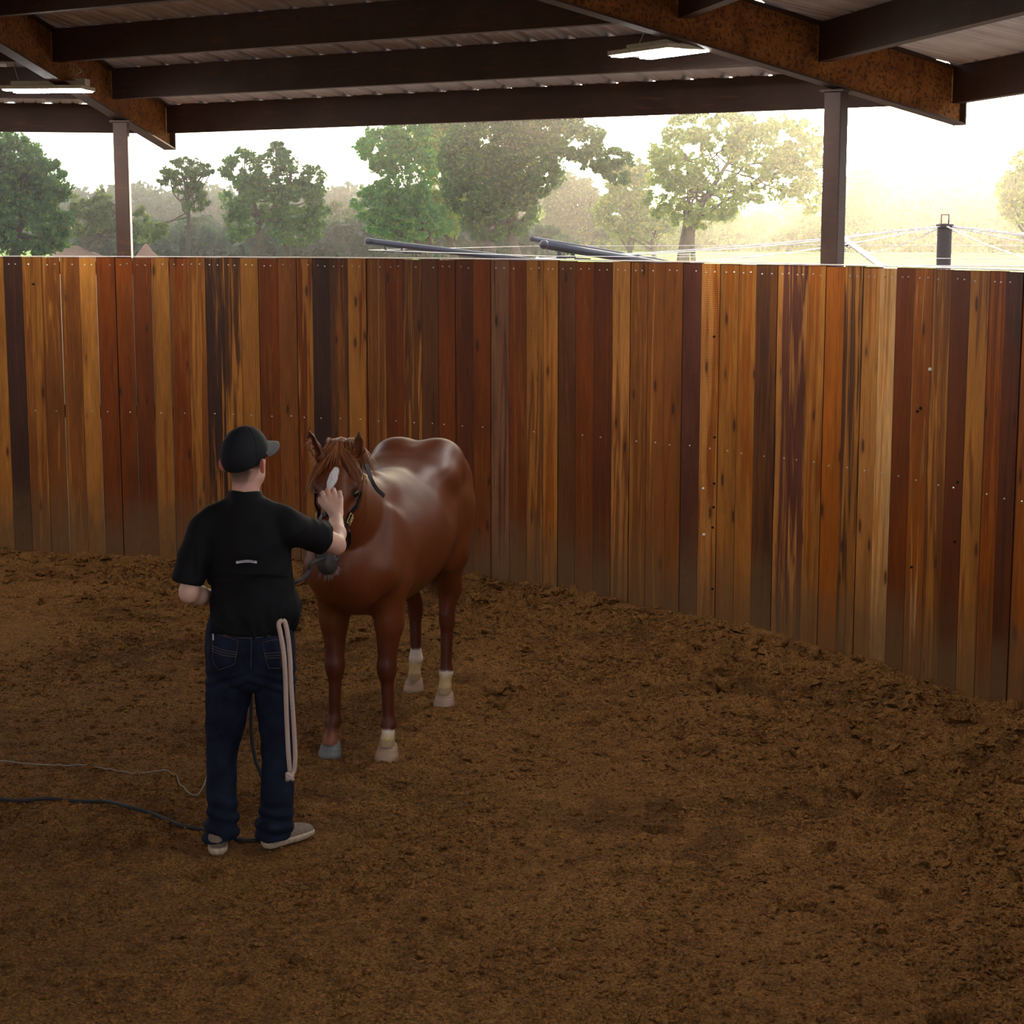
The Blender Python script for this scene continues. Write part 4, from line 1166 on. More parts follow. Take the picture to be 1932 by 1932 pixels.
    S.chain([(*K(s, t, 0), a, b) for s, t, a, b in hc], k=.008, U=HW, n=3)
    for sg in (-1, 1):
        S.ell(K(.165, -.165, sg * .058), (.105, .085, .038), RH, k=.03)                    # jowl
        S.ell(K(.165, -.022, sg * .078), (.040, .022, .026), RH, k=.025)                   # brow
        S.ell(K(.175, -.030, sg * .094), (.026, .020, .014), RH, k=.012)
        S.ell(K(.203, -.045, sg * .104), (.022, .020, .016), RH, k=.006, op='sub')         # socket
        S.seg(K(.25, -.075, sg * .082), K(.34, -.062, sg * .060), .014, .010, k=.02)       # facial crest
        S.ell(K(.505, -.038, sg * .040), (.042, .026, .020), RH, k=.02)                    # nostril wing
        S.ell(K(.527, -.028, sg * .050), (.022, .014, .016), [nrm(HD + HN * .3), HN, HW], k=.006, op='sub')
        S.ell(K(.30, -.045, sg * .078), (.05, .022, .012), RH, k=.03, op='sub')
    S.ell(K(.558, -.075, 0), (.026, .042, .042), RH, k=.015)                               # upper lip
    S.ell(K(.545, -.118, 0), (.036, .028, .036), RH, k=.012)                               # chin
    S.seg(K(.30, -.165, 0), K(.50, -.128, 0), (.034, .03), (.026, .022), k=.03, U=HW)      # lower jaw
    S.seg(K(.52, -.100, -.05), K(.52, -.100, .05), .004, .004, k=.004, op='sub')           # mouth slit ends
    S.ell(K(.02, -.02, 0), (.06, .035, .05), RH, k=.03)
    # ears
    for (tipu, tipv, bu, bv, ty, op) in ((583, 813, 609, 868, 8.60, -1), (677, 816, 668, 872, 8.60, 1)):
        tip = at_y(tipu, tipv, ty); b = at_y(bu, bv, 8.63); m = b + (tip - b) * .42 + (HW * op * .012)
        fwd = nrm(np.array([.25 * op - .1, -1, .1]))
        side = nrm(np.cross(tip - b, fwd))
        S.seg(b, m, (.030, .026), (.031, .021), k=.02, U=side)
        S.seg(m, m + (tip - m) * .6, (.031, .021), (.019, .014), k=.01, U=side)
        S.seg(m + (tip - m) * .6, tip, (.019, .014), (.006, .006), k=.008, U=side)
        o = fwd * .020
        S.seg(b + (m - b) * .55 + o, m + (tip - m) * .45 + o * .9, (.017, .019), (.019, .016), k=.004, U=side, op='sub')
        S.seg(m + (tip - m) * .45 + o * .9, m + (tip - m) * .88 + o * .5, (.019, .016), (.006, .006), k=.004, U=side, op='sub')

hb = Solid((-1.45, 8.22, .05), (-.02, 10.95, 1.62), .0085)
build_horse(hb)
hd = Solid((-1.12, 8.05, 1.02), (-.50, 9.02, 1.86), .0042)
build_horse(hd)
Vb, Fb = hb.mesh(9)
cut = 8.98
ctr = Vb[Fb].mean(1)
def infine(c): return (c[:, 1] < cut - .02) & (c[:, 2] > 1.06) & (c[:, 0] > -1.08) & (c[:, 0] < -.52)
Fb = Fb[~infine(ctr)]
Vh, Fh = hd.mesh(3)
ctr = Vh[Fh].mean(1)
Fh = Fh[(ctr[:, 1] < cut) & (ctr[:, 2] > 1.04) & (ctr[:, 0] > -1.10) & (ctr[:, 0] < -.51)]
VH = np.concatenate([Vb, Vh]); FH = np.concatenate([Fb, Fh + len(Vb)])
u_ = np.zeros(len(VH), bool); u_[FH.ravel()] = True; rm = np.cumsum(u_) - 1
VH = VH[u_]; FH = rm[FH]

def horse_colors(V):
    n = perlin3(V * 9, 3); n2 = perlin3(V * 38, 4)
    c = np.array([.135, .033, .0072]) * (1 + .14 * n[:, None])
    # lighter hair on back of the croup and neck, legs darkened to paint in the shade under the body
    rel = V[:, :2] - HO
    lx = rel @ HF; ly = rel @ HL_
    leg = sstep(.78, .45, V[:, 2])[:, None]
    c = c * (1 - leg) + np.array([.085, .019, .007]) * leg
    low = (sstep(.15, .09, V[:, 2]) * (np.abs(lx - .016) < .2) * (ly < 0))[:, None]
    c = c * (1 - low) + np.array([.24, .085, .04]) * low
    # socks
    white = np.array([.74, .66, .56]); stain = np.array([.50, .36, .17])
    def sock(mask, top, st):
        nonlocal c
        w = (mask * sstep(top + .006, top - .006, V[:, 2] + .018 * n + .004 * n2))[:, None]
        s = sstep(st + .03, st - .02, V[:, 2] + .01 * n)[:, None]
        band = sstep(.104, .094, V[:, 2])[:, None]
        cc = white * (1 - s) + stain * s
        cc = cc * (1 - band * .6) + np.array([.26, .17, .10]) * band * .6
        c = c * (1 - w) + cc * w
    sock((lx > -.3) & (ly > 0), .138, .115)
    sock((lx < -.8) & (ly > 0), .190, .165)
    sock((lx < -.8) & (ly < 0), .245 , .165)
    # head markings
    q = V - POLL; s = q @ HD; t = q @ HN; u = q @ HW
    on = (t > -.06) & (np.abs(u) < .07)
    d = np.sqrt(((s - .165) / .058) ** 2 + ((u + .006 + (s - .165) * .16) / .024) ** 2) + .10 * n2
    st = (on * sstep(1.05, .92, d))[:, None]
    c = c * (1 - st) + np.array([.80, .80, .83]) * st
    d = np.abs(u + .022 - (s - .4) * .2) / .005 + .3 * n2
    st = ((s > .38) & (s < .50) & on)[:] * sstep(1.2, .7, d); st = st[:, None] * .8
    c = c * (1 - st) + np.array([.7, .62, .6]) * st
    face = (sstep(-.02, .05, s) * (V[:, 1] < 8.75) * (np.abs(u) < .13) * (t > -.3) * sstep(.30, .5, s) * 1.0)[:, None]
    mz = (sstep(.455, .54, s + .02 * n) * (t > -.2) * (np.abs(u) < .09) * (V[:, 1] < 8.6))[:, None]
    c = c * (1 - mz) + np.array([.050, .043, .042]) * mz
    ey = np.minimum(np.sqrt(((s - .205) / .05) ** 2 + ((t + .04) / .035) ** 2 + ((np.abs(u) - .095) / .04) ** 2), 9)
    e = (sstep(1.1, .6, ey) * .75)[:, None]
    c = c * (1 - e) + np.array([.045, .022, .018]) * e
    # dark inside of the ears
    ear = sstep(.012, .03, V[:, 2] - (POLL[2] + .01))
    N = horse_N
    ins = (ear * (V[:, 2] > POLL[2] - .005) * (V[:, 1] < 8.75) * (np.abs(N @ nrm((0, -1, .2))) > .2) * ((N @ nrm((0, -1, .2))) > .1))[:, None] * .55
    c = c * (1 - ins) + np.array([.06, .022, .015]) * ins
    return np.clip(c, 0, 1)
horse_N = normals(VH, FH)
# faint muscle relief
VH = VH + horse_N * (.0030 * perlin3(VH * (7, 7, 5), 5) * sstep(.5, .8, VH[:, 2]) * (VH[:, 1] > 8.9))[:, None]

def mat_coat():
    m = NT('chestnut_coat'); at = m.n('Attribute', attribute_name='col'); co = m.coord('Object')
    f = m.noise(m.coord('Object', (110, 110, 150)), 1.0, 3, .6)
    c = m.mix(1.0, at.outputs['Color'], m.ramp(f, [(.3, (.82, .80, .78)), (.7, (1.15, 1.15, 1.15))]), 'MULTIPLY')
    m.color(c); m.set(Roughness=.46, Specular_IOR_Level=.36)
    m.bump(f, .12, .002)
    return m.m
M['coat'] = mat_coat()
horse = mesh_np('horse', VH, FH, M['coat'], smooth=True, attrs={'col': ('POINT', horse_colors(VH))})
tag(horse, 'chestnut horse with a white star standing and facing the person', 'horse')

# eyes
M['eye'] = simple('dark_horse_eye', (.006, .004, .004), .08, spec=.8)
for sg in (-1, 1):
    e = MB(); rings = []
    c_ = K(.203, -.047, sg * .090)
    for i in range(1, 10):
        th = math.pi * i / 10
        rings.append([c_ + .0195 * (math.cos(th) * HW * .9 + math.sin(th) * (math.cos(a) * HD + math.sin(a) * HN)) for a in np.linspace(0, 2 * math.pi, 20, endpoint=False)])
    e.ring_stack(rings); e.build('eye', M['eye'], horse, smooth=True)
# hooves
def hoof(fx, fy, zt, col, lab, yaw=0.0, back=0.0):
    m_ = MB(); rings = []
    for z, rx, ry, ox in ((.076, .034, .036, .004), (.070, .042, .043, .006), (.064, .046, .047, .009), (.042, .053, .054, .018), (.012, .062, .060, .030), (-.012, .066, .062, .036), (-.014, .05, .05, .036)):
        ring = []
        for a in np.linspace(0, 2 * math.pi, 28, endpoint=False):
            ca, sa = math.cos(a), math.sin(a)
            x = rx * ca * (1 if ca > 0 else .78); y = ry * sa
            x, y = x * math.cos(yaw) - y * math.sin(yaw), x * math.sin(yaw) + y * math.cos(yaw)
            ring.append(H(fx + .028 + ox - .012 + x - back, fy + y, z))
        rings.append(ring)
    m_.ring_stack(rings)
    m = NT('hoof_horn'); co = m.coord('Object', (8, 8, 130)); f = m.noise(co, 1.0, 3, .5)
    m.color(m.ramp(f, [(.35, tuple(k * .75 for k in col)), (.65, col)])); m.set(Roughness=.55)
    o = m_.build('hoof', m.m, horse, smooth=True); o['label'] = lab
hoof(.016, -.148, .09, (.17, .185, .18), 'slate grey front hoof', -.15)
hoof(-.007, .150, .09, (.42, .29, .19), 'pinkish pale front hoof')
hoof(-1.385, -.133, .09, (.42, .28, .20), 'pale pink hind hoof set further back', -.25)
hoof(-1.110, .132, .09, (.42, .28, .20), 'pale pink hind hoof below the low sock')

# hair
def mat_hair():
    m = NT('chestnut_mane_hair'); at = m.n('Attribute', attribute_name='col')
    m.color(at.outputs['Color']); m.set(Roughness=.42, Specular_IOR_Level=.6)
    return m.m
M['hair'] = mat_hair()
def hair(name, S, r, cols, parent, mat=None):
    """S (n, m, 3) strands; three-sided tapering tubes"""
    S = np.asarray(S); n, m, _ = S.shape
    T = np.gradient(S, axis=1); T /= np.linalg.norm(T, axis=2)[..., None] + 1e-9
    A = np.cross(T, np.array([.3, .2, .93])); A /= np.linalg.norm(A, axis=2)[..., None] + 1e-9
    B = np.cross(T, A)
    w = np.asarray(r)[:, None] * np.interp(np.linspace(0, 1, m), [0, .15, .7, 1], [.7, 1, .8, .12])[None]
    V = np.stack([S + w[..., None] * (math.cos(a) * A + math.sin(a) * B) for a in (0, 2.094, 4.189)], 2)
    idx = np.arange(n * m * 3).reshape(n, m, 3)
    F = np.stack([idx[:, :-1, :], np.roll(idx, -1, 2)[:, :-1, :], np.roll(idx, -1, 2)[:, 1:, :], idx[:, 1:, :]], -1).reshape(-1, 4)
    C = np.repeat(cols, m * 3, 0)
    return mesh_np(name, V.reshape(-1, 3), F, mat or M['hair'], parent, smooth=True, attrs={'col': ('POINT', C)})
def strands(root0, guides, n, rg, spread, jitter=.006, m=12, clump=14, lenvar=.25):
    """guides: list of curves (lists of points); strands blend between neighbouring guides"""
    G = np.array([spline(g, 6)[np.linspace(0, len(spline(g, 6)) - 1, m).astype(int)] for g in guides])
    out = []
    cl = rg.uniform(0, len(G) - 1.001, clump); co_ = rg.normal(size=(clump, 3)) * spread
    for _ in range(n):
        c = rg.randint(clump); p = np.clip(cl[c] + rg.normal() * .12, 0, len(G) - 1.001) if rg.uniform() < .75 else rg.uniform(0, len(G) - 1.001)
        i = int(p); f = p - i
        s = G[i] * (1 - f) + G[i + 1] * f
        o = rg.normal(size=3) * spread * .5 + co_[c] * .8
        t = np.linspace(0, 1, m)[:, None]
        fr = rg.normal(size=3) * jitter
        L = rg.uniform(1 - lenvar, 1.0)
        s = s[0] + (s - s[0]) * L
        w = np.sin(t * rg.uniform(2, 5) + rg.uniform(0, 6)) * rg.normal(size=3) * jitter * .6
        out.append(s + o * (.35 + .65 * t) * (1 - .3 * t) + fr * t ** 1.5 * 2 + w * t)
    return np.array(out)
def haircol(n, rg, base=(.34, .115, .036), v=.3):
    return np.clip(np.array(base) * (1 + v * rg.normal(size=(n, 1))).clip(.4, 1.9), 0, 1)
rg = np.random.RandomState(21)
# forelock: fans from the poll over the forehead to both sides
top = K(-.015, .035, 0)
def onface(s, u, off=.006):
    return hd.project(K(s, -.08, u * .75), HN + HW * u * 3.0, off)
gl = [top + HW * -.03, onface(.03, -.045, .016), onface(.075, -.085, .014), K(.14, -.045, -.118), K(.22, -.06, -.128)]
gl2 = [top + HW * -.015, onface(.04, -.03, .016), onface(.09, -.07, .012), K(.16, -.015, -.112), K(.20, -.03, -.124)]
gm = [top, onface(.03, -.012, .018), onface(.06, -.03, .014), onface(.09, -.045, .010), onface(.10, -.06, .008)]
gr2 = [top + HW * .01, onface(.035, .02, .018), onface(.075, .05, .014), onface(.12, .08, .010), K(.17, -.03, .118)]
gr = [top + HW * .02, onface(.03, .03, .018), onface(.07, .065, .014), K(.135, -.03, .112), K(.205, -.06, .128)]
S1 = strands(None, [gl, gl2], 190, rg, .010, .007, clump=7)
S2 = strands(None, [gr2, gr], 210, rg, .010, .007, clump=8)
S3 = strands(None, [gl2, gm, gr2], 210, rg, .011, .006, clump=9, lenvar=.5)
S_ = np.concatenate([S1, S2, S3])
hair('forelock', S_, rg.uniform(.0010, .0020, len(S_)), haircol(len(S_), rg), horse)
# mane: crown tuft behind and between the ears, and down the far side of the neck
cr = []
for x in np.linspace(-.055, .06, 5):
    b0 = K(-.05, -.03, x)
    cr.append([b0 + UZ * .01, b0 + UZ * .024 + hh * .03 + HW * x * .2, K(-.005, .036, x * 1.0), K(.045, .036, x * 1.4)])
S4 = strands(None, cr, 520, rg, .009, .004, m=10, clump=22, lenvar=.3)
gs = []
for tt in np.linspace(0, 1, 9):         # along the crest from the poll to the withers
    c0 = (1 - tt) * (POLL - HN * .05 + UZ * .03) + tt * H(.02, 0, 1.43)
    c0 = c0 + UZ * (.0)
    sd = -HW if tt < .0 else UL * -1
    gs.append([c0, c0 + UZ * .018 + sd * .04, c0 + sd * .095 - UZ * .05, c0 + sd * .125 - UZ * (.15 - .06 * tt), c0 + sd * .13 - UZ * (.24 - .12 * tt)])
S5 = strands(None, gs, 650, rg, .014, .012, m=10, clump=30, lenvar=.35)
# a few locks falling on the visible side right behind the ear
gk = []
for tt in (0, .5, 1.0):
    c0 = K(-.04, -.03 - .05 * tt, .055)
    gk.append([c0, c0 + UZ * .02 + HW * .02, c0 + HW * (.045 + .015 * tt) - UZ * .05, c0 + HW * (.062 + .02 * tt) - UZ * .13])
S6 = strands(None, gk, 170, rg, .010, .010, m=10, clump=12, lenvar=.4)
S_ = np.zeros((0, 10, 3))
for q in (S4, S5, S6): S_ = np.concatenate([S_, q])
hair('mane', S_, rg.uniform(.0010, .0020, len(S_)), haircol(len(S_), rg, (.36, .13, .042)), horse)
# fringe of hair at the outside of the far ear and whiskers
be = at_y(596, 862, 8.62); te = at_y(586, 826, 8.60)
F_ = []
for _ in range(140):
    t = rg.uniform(-.25, 1); b0 = be + (te - be) * t + rg.normal(size=3) * .004
    L = rg.uniform(.012, .032); d = nrm(np.array([-1, -.2, -.35]) + rg.normal(size=3) * .35)
    F_.append([b0 + d * L * q - UZ * .006 * q * q for q in np.linspace(0, 1, 6)])
hair('ear_fringe', np.array(F_), np.full(len(F_), .0009), haircol(len(F_), rg, (.55, .26, .13)), horse)
Wk = []
for _ in range(80):
    s, u = rg.uniform(.53, .585), rg.uniform(-.04, .05)
    b0 = hd.project(K(s - .02, -.09, u * .6), HD * 1.0 + HW * u * 12 - HN * rg.uniform(-.2, 1), 0)
    d = nrm(HD * .6 + HW * (u * 10 + rg.normal() * .3) - UZ * .3 + rg.normal(size=3) * .2); L = rg.uniform(.012, .034)
    Wk.append([b0 + d * L * q - UZ * .004 * q * q for q in np.linspace(0, 1, 6)])
hair('whiskers', np.array(Wk), np.full(len(Wk), .0006), np.full((len(Wk), 3), .22), horse)
# tail
gt = []
for x in (-.05, 0, .05):
    gt.append([H(-1.385, x * .3, 1.29), H(-1.45, x * .6, 1.20), H(-1.46, x, 1.0), H(-1.43, x * 1.2, .75), H(-1.41, x * 1.0, .50)])
S7 = strands(None, gt, 900, rg, .022, .014, m=12, clump=40, lenvar=.35)
hair('tail', S7, rg.uniform(.0014, .0026, len(S7)), haircol(len(S7), rg, (.20, .062, .024)), horse)

# halter
M['leather'] = simple('black_leather', (.014, .013, .016), .42, var=.2, bump=.001, bscale=300)
M['brass'] = simple('brass_buckle', (.62, .45, .18), .28, 1.0)
def ribbon(mb, P, N, w, th):
    """flat strap; P path, N outward normals"""
    P = np.asarray(P, float); N = np.asarray(N, float)
    T = np.gradient(P, axis=0); T /= np.linalg.norm(T, axis=1)[:, None]
    N = N - T * (N * T).sum(1)[:, None]; N /= np.linalg.norm(N, axis=1)[:, None]
    B = np.cross(T, N)
    rings = [[P[i] + B[i] * w / 2 * a + N[i] * th * b for a, b in ((-1, 0), (1, 0), (1, 1), (-1, 1))] for i in range(len(P))]
    mb.ring_stack(rings)
def loop(s_of, angs, core_t=-.075, off=.001):
    """points round the head at given angles; angle 0 = face front, 90 = horse's left"""
    P, N = [], []
    for a in angs:
        r = math.radians(a); d = HN * math.cos(r) + HW * math.sin(r)
        p = hd.project(K(s_of(a), core_t, 0), d, off); P.append(p); N.append(d)
    return np.array(P), np.array(N)
halter = empty('halter', tuple(K(.3, 0, 0))); tag(halter, 'black leather halter with brass buckles on the chestnut horse', 'halter')
mb = MB(); A = np.linspace(-115, 115, 50); P, N = loop(lambda a: .335 - .00 * abs(a) + .03 * (abs(a) / 90), A); ribbon(mb, P, N, .026, .005); mb.build('noseband', M['leather'], halter)
mb = MB(); A = np.linspace(115, 245, 30); P, N = loop(lambda a: .365 + .03 * math.sin(math.radians((a - 115) * 180 / 130)), A, off=.008); ribbon(mb, P, N, .020, .005); mb.build('chin_strap', M['leather'], halter)
for sg in (-1, 1):
    P, N = [], []
    for t in np.linspace(0, 1, 26):
        s = .345 * (1 - t) + (-.02) * t; ang = math.radians(76 + 26 * min(1, t * 1.7)) * sg
        d = HN * math.cos(ang) + HW * math.sin(ang)
        core = -.08 - .0 * t
        p = hd.project(K(s, core, 0), d, .001); P.append(p); N.append(d)
    P = np.array(P); P[1:-1] = (P[:-2] + P[1:-1] * 2 + P[2:]) / 4
    mb = MB(); ribbon(mb, P, N, .022, .005); mb.build('cheek_strap', M['leather'], halter)
    # buckle frame where cheek strap meets noseband
    c_ = P[1]; n_ = N[1]; t_x = nrm(P[3] - P[1]); b_x = np.cross(t_x, n_)
    mb = MB(); R_ = [c_ + n_ * .010 + t_x * a * .026 + b_x * b * .016 for a, b in ((-1, -1), (1, -1), (1, 1), (-1, 1), (-1, -1))]
    for i in range(4): mb.tube([R_[i], R_[i + 1]], .0032, 6)
    mb.tube([c_ + n_ * .012 - t_x * .026, c_ + n_ * .016 + t_x * .028], .0022, 6)
    o = mb.build('buckle', M['brass'], halter, smooth=True)
# throat strap hanging between jaw and noseband
mb = MB(); g = spline([K(.36, -.15, .062), K(.40, -.19, .055), K(.43, -.185, .02), K(.40, -.19, -.04), K(.36, -.15, -.062)], 8)
ribbon(mb, g, np.repeat([-HN], len(g), 0) + HD * .5, .016, .005); mb.build('jaw_strap', M['leather'], halter)
mb = MB(); c_ = K(.425, -.19, .02)
mb.tube([c_ + .018 * (math.cos(a) * HW + math.sin(a) * HN) for a in np.linspace(0, 2 * math.pi, 17)], .003, 6, caps=False); mb.build('lead_ring', M['brass'], halter, smooth=True)
# crown strap: over the poll, its long end standing away from the neck
mb = MB(); P, N = [], []
for a in np.linspace(-100, 100, 24):
    r = math.radians(a); d = nrm(UZ * math.cos(r) + HW * math.sin(r) - HN * .1)
    p = hd.project(K(-.035, -.085, 0), d, .001, .25); P.append(p); N.append(d)
ribbon(mb, P, N, .022, .005); mb.build('crown_strap', M['leather'], halter)
g = spline([at_y(690, 876, 8.57), at_y(699, 902, 8.56), at_y(709, 921, 8.58), at_y(724, 936, 8.62)], 8)
mb = MB(); ribbon(mb, g, np.repeat([[.6, -.7, .3]], len(g), 0), .020, .005); mb.build('strap_end', M['leather'], halter)
mb = MB(); c_ = at_y(687, 905, 8.52)
for i, (a, b) in enumerate((((-1, -1), (1, -1)), ((1, -1), (1, 1)), ((1, 1), (-1, 1)), ((-1, 1), (-1, -1)))):
    mb.tube([c_ + UZ * .02 * a[0] + HW * .010 * a[1], c_ + UZ * .02 * b[0] + HW * .010 * b[1]], .0028, 6)
mb.build('buckle', M['brass'], halter, smooth=True)

# ================================================================== handler
PY = 7.74
def Wp(u, v, y=PY): return at_y(u, v, y)
M['skin'] = None
def mat_skin():
    m = NT('fair_skin'); at = m.n('Attribute', attribute_name='col')
    m.color(at.outputs['Color']); m.set(Roughness=.5, Specular_IOR_Level=.4, Subsurface_Weight=.18, Subsurface_Scale=.01)
    m.b.inputs['Subsurface Radius'].default_value = (1, .35, .2)
    m.bump(m.noise(m.coord('Object'), 220, 3, .6), .2, .001)
    return m.m
M['skin'] = mat_skin()
yaw = math.radians(24)
FD = np.array([math.sin(yaw), math.cos(yaw), 0]); RT = np.array([math.cos(yaw), -math.sin(yaw), 0])   # face direction, his right
HC_ = Wp(462, 872)                     # middle of the head
def Q(f, r, z): return HC_ + FD * f + RT * r + UZ * z
RQ = [FD, RT, UZ]
EX, EY = np.array([1.0, 0, 0]), np.array([0, 1.0, 0])
B = Solid((-1.55, 7.45, .85), (-.62, 8.52, 1.86), .005)
# skull and face
B.ell(Q(-.015, 0, .035), (.098, .077, .098), RQ, k=.02)
B.ell(Q(.03, 0, .0), (.072, .068, .10), RQ, k=.03)
B.ell(Q(.045, 0, -.055), (.050, .052, .058), RQ, k=.03)
B.seg(Q(.035, -.042, -.055), Q(.085, -.012, -.088), .020, .016, k=.025); B.seg(Q(.035, .042, -.055), Q(.085, .012, -.088), .020, .016, k=.025)
B.seg(Q(.098, 0, .015), Q(.122, 0, -.022), .010, .013, k=.014)
B.seg(Q(.10, -.02, -.05), Q(.10, .02, -.05), .009, .009, k=.010)
for s in (-1, 1):
    B.seg(Q(.086, s * .012, .028), Q(.080, s * .045, .028), .010, .009, k=.014)
    B.ell(Q(.095, s * .032, .010), (.012, .014, .010), RQ, k=.008, op='sub')
    # ears
    e = Q(-.010, s * .092, -.010)
    B.ell(e, (.016, .009, .033), [nrm(FD * .85 + RT * s * .5), nrm(RT * s - FD * .5 * .6), UZ], k=.006)
    B.ell(e + RT * s * .008 - FD * .008, (.019, .0055, .034), [nrm(FD * .7 - RT * s * .7), nrm(RT * s * .8 + FD * .6), UZ], k=.006)
# neck
nk0, nk1 = Wp(463, 903, PY + .0), Wp(464, 962, PY - .015)
B.seg(nk0, nk1, (.056, .058), (.061, .062), k=.03, U=EX)
B.seg(nk1, Wp(466, 990, PY - .02), (.060, .060), (.060, .05), k=.02, U=EX)
# trunk under the shirt
SX = lambda v, y=PY: Wp(470, v, y)
B.chain([(*SX(985), .13, .085), (*SX(1020), .165, .10), (*SX(1070), .16, .10), (*SX(1130), .14, .09), (*SX(1185), .145, .095)], k=.02, U=EX, n=2)
# reaching arm
sh = Wp(549, 988, 7.72); el = Wp(634, 1027, 7.95); wr = Wp(634, 972, 8.20)
B.seg(sh, sh + (el - sh) * .85, (.050, .050), (.042, .042), k=.02)
B.seg(sh + (el - sh) * .8, el, (.042, .042), (.038, .038), k=.02)
B.ell(el + (.004, -.006, -.010), (.034, .034, .034), k=.02)
mid = el + (wr - el) * .35 + (0, 0, .002)
B.seg(el, mid, (.038, .038), (.043, .040), k=.02, U=EX); B.seg(mid, wr, (.042, .038), (.029, .022), k=.02, U=EX)
HY = 8.27
# hand: back of the hand faces the viewer, fingers curl over on the horse's forehead
kn = [Wp(611, 941, 8.285), Wp(621, 936, 8.295), Wp(632, 935, 8.295), Wp(643, 939, 8.280)]
for i, q in enumerate(kn):
    B.seg(wr + (np.array([-.018, -.006, .006, .018])[i], 0, .006), q, (.015, .014), (.0125, .012), k=.012, U=EX)
pip = [Wp(609, 930, 8.315), Wp(618.5, 924, 8.325), Wp(629.5, 924, 8.325), Wp(641, 928.5, 8.312)]
for i, (q, p) in enumerate(zip(kn, pip)):
    r = (.0108, .0112, .0108, .0098)[i]
    B.seg(q, p, r * 1.08, r, k=.0035)
    B.ell(p, r * 1.06, k=.003)
    d = p + (.001, .028, -.022); B.seg(p, d, r, r * .92, k=.003)
    B.seg(d, d + (.0, .010, -.020), r * .92, r * .8, k=.003)
th0 = wr + (-.020, .012, .008); th1 = Wp(612, 956, 8.26); th2 = Wp(604.5, 947, 8.29); th3 = Wp(603, 940, 8.315)
B.seg(th0, th1, .015, .013, k=.012); B.seg(th1, th2, .0125, .011, k=.005); B.seg(th2, th3, .011, .0095, k=.004)
# other arm, forearm going forward across the body
sh2 = Wp(386, 992, 7.72); el2 = Wp(356, 1119, 7.64); wr2 = Wp(408, 1128, 7.86); 
B.seg(sh2, el2 + (sh2 - el2) * .1, (.050, .050), (.040, .040), k=.02)
B.ell(el2, (.038, .036, .038), k=.02)
mid = el2 + (wr2 - el2) * .35
B.seg(el2, mid, .037, .041, k=.02); B.seg(mid, wr2, (.040, .038), (.024, .028), k=.02)
hnd = wr2 + (.075, .045, -.002)
fd = nrm(hnd - wr2)
B.seg(wr2, hnd, (.024, .034), (.018, .042), k=.012, U=np.cross(fd, UZ))
for i in range(4):
    q = hnd + UZ * (.032 - .021 * i) + fd * .004; r = (.0105, .011, .0105, .0095)[i]
    a = q + fd * .026 + np.array([.012, -.004, 0]); b_ = a + np.array([.006, -.030, -.002]); c_ = b_ + np.array([-.022, -.014, 0])
    B.seg(q, a, r * 1.1, r, k=.003); B.seg(a, b_, r, r * .95, k=.003); B.seg(b_, c_, r * .95, r * .85, k=.003)
t0 = wr2 + fd * .02 + UZ * .02; t1 = t0 + fd * .035 + np.array([0, -.022, .022]); t2 = t1 + fd * .028 + np.array([.004, -.012, .004])
B.seg(t0, t1, .014, .012, k=.01); B.seg(t1, t2, .0115, .0095, k=.004)
VB, FB = B.mesh(2)
def skin_col(V):
    n = perlin3(V * 30, 8)
    c = np.array([.66, .42, .32]) * (1 + .08 * n[:, None])
    q = V - HC_; f = q @ FD; r = q @ RT; z = q @ UZ
    ear = ((np.abs(r) > .074) & (z > -.07) & (z < .04) & (np.abs(f) < .05))[:, None]
    c = np.where(ear, np.array([.60, .20, .16]), c)
    nape = (sstep(-.055, -.075, z) * sstep(-.16, -.13, z) * (V[:, 1] < PY + .02) * (np.hypot(V[:, 0] - HC_[0], V[:, 1] - PY) < .1))[:, None] * .5
    c = c * (1 - nape) + np.array([.52, .24, .20]) * nape
    # elbow a little redder
    e = sstep(.075, .03, np.linalg.norm(V - (el + (0, 0, -.02)), axis=1))[:, None] * .5
    c = c * (1 - e) + np.array([.50, .20, .15]) * e
    kk = np.min([np.linalg.norm(V - p, axis=1) for p in pip + kn], axis=0)
    e = sstep(.02, .006, kk)[:, None] * .35
    c = c * (1 - e) + np.array([.55, .24, .18]) * e
    # clipped hair round the back and sides of the head
    hair_ = sstep(-.005, .01, (.0 + (-f) * .45 + .0) + z * .0 + .022 - np.maximum(0, f) * 1.2) * (np.hypot(f + .01, r) < .12)
    low = sstep(-.100, -.072, z + .012 * perlin3(V * 120, 9))
    taper = sstep(.062, .048, np.abs(r) + np.clip(-z - .03, 0, .1) * .35) 
    hm = (hair_ * low * (z < .08) * np.maximum(taper, sstep(-.03, -.01, z)) * (~ear[:, 0]) * (V[:, 2] > 1.55))[:, None]
    fade = sstep(-.11, -.01, z)[:, None]
    hm = hm * (.50 + .42 * fade)
    c = c * (1 - hm) + np.array([.035, .022, .018]) * hm
    return np.clip(c, 0, 1)
person = mesh_np('person', VB, FB, M['skin'], smooth=True, attrs={'col': ('POINT', skin_col(VB))})
tag(person, 'person in black shirt, blue jeans and cap, seen from behind, hand on the horse forehead', 'person')
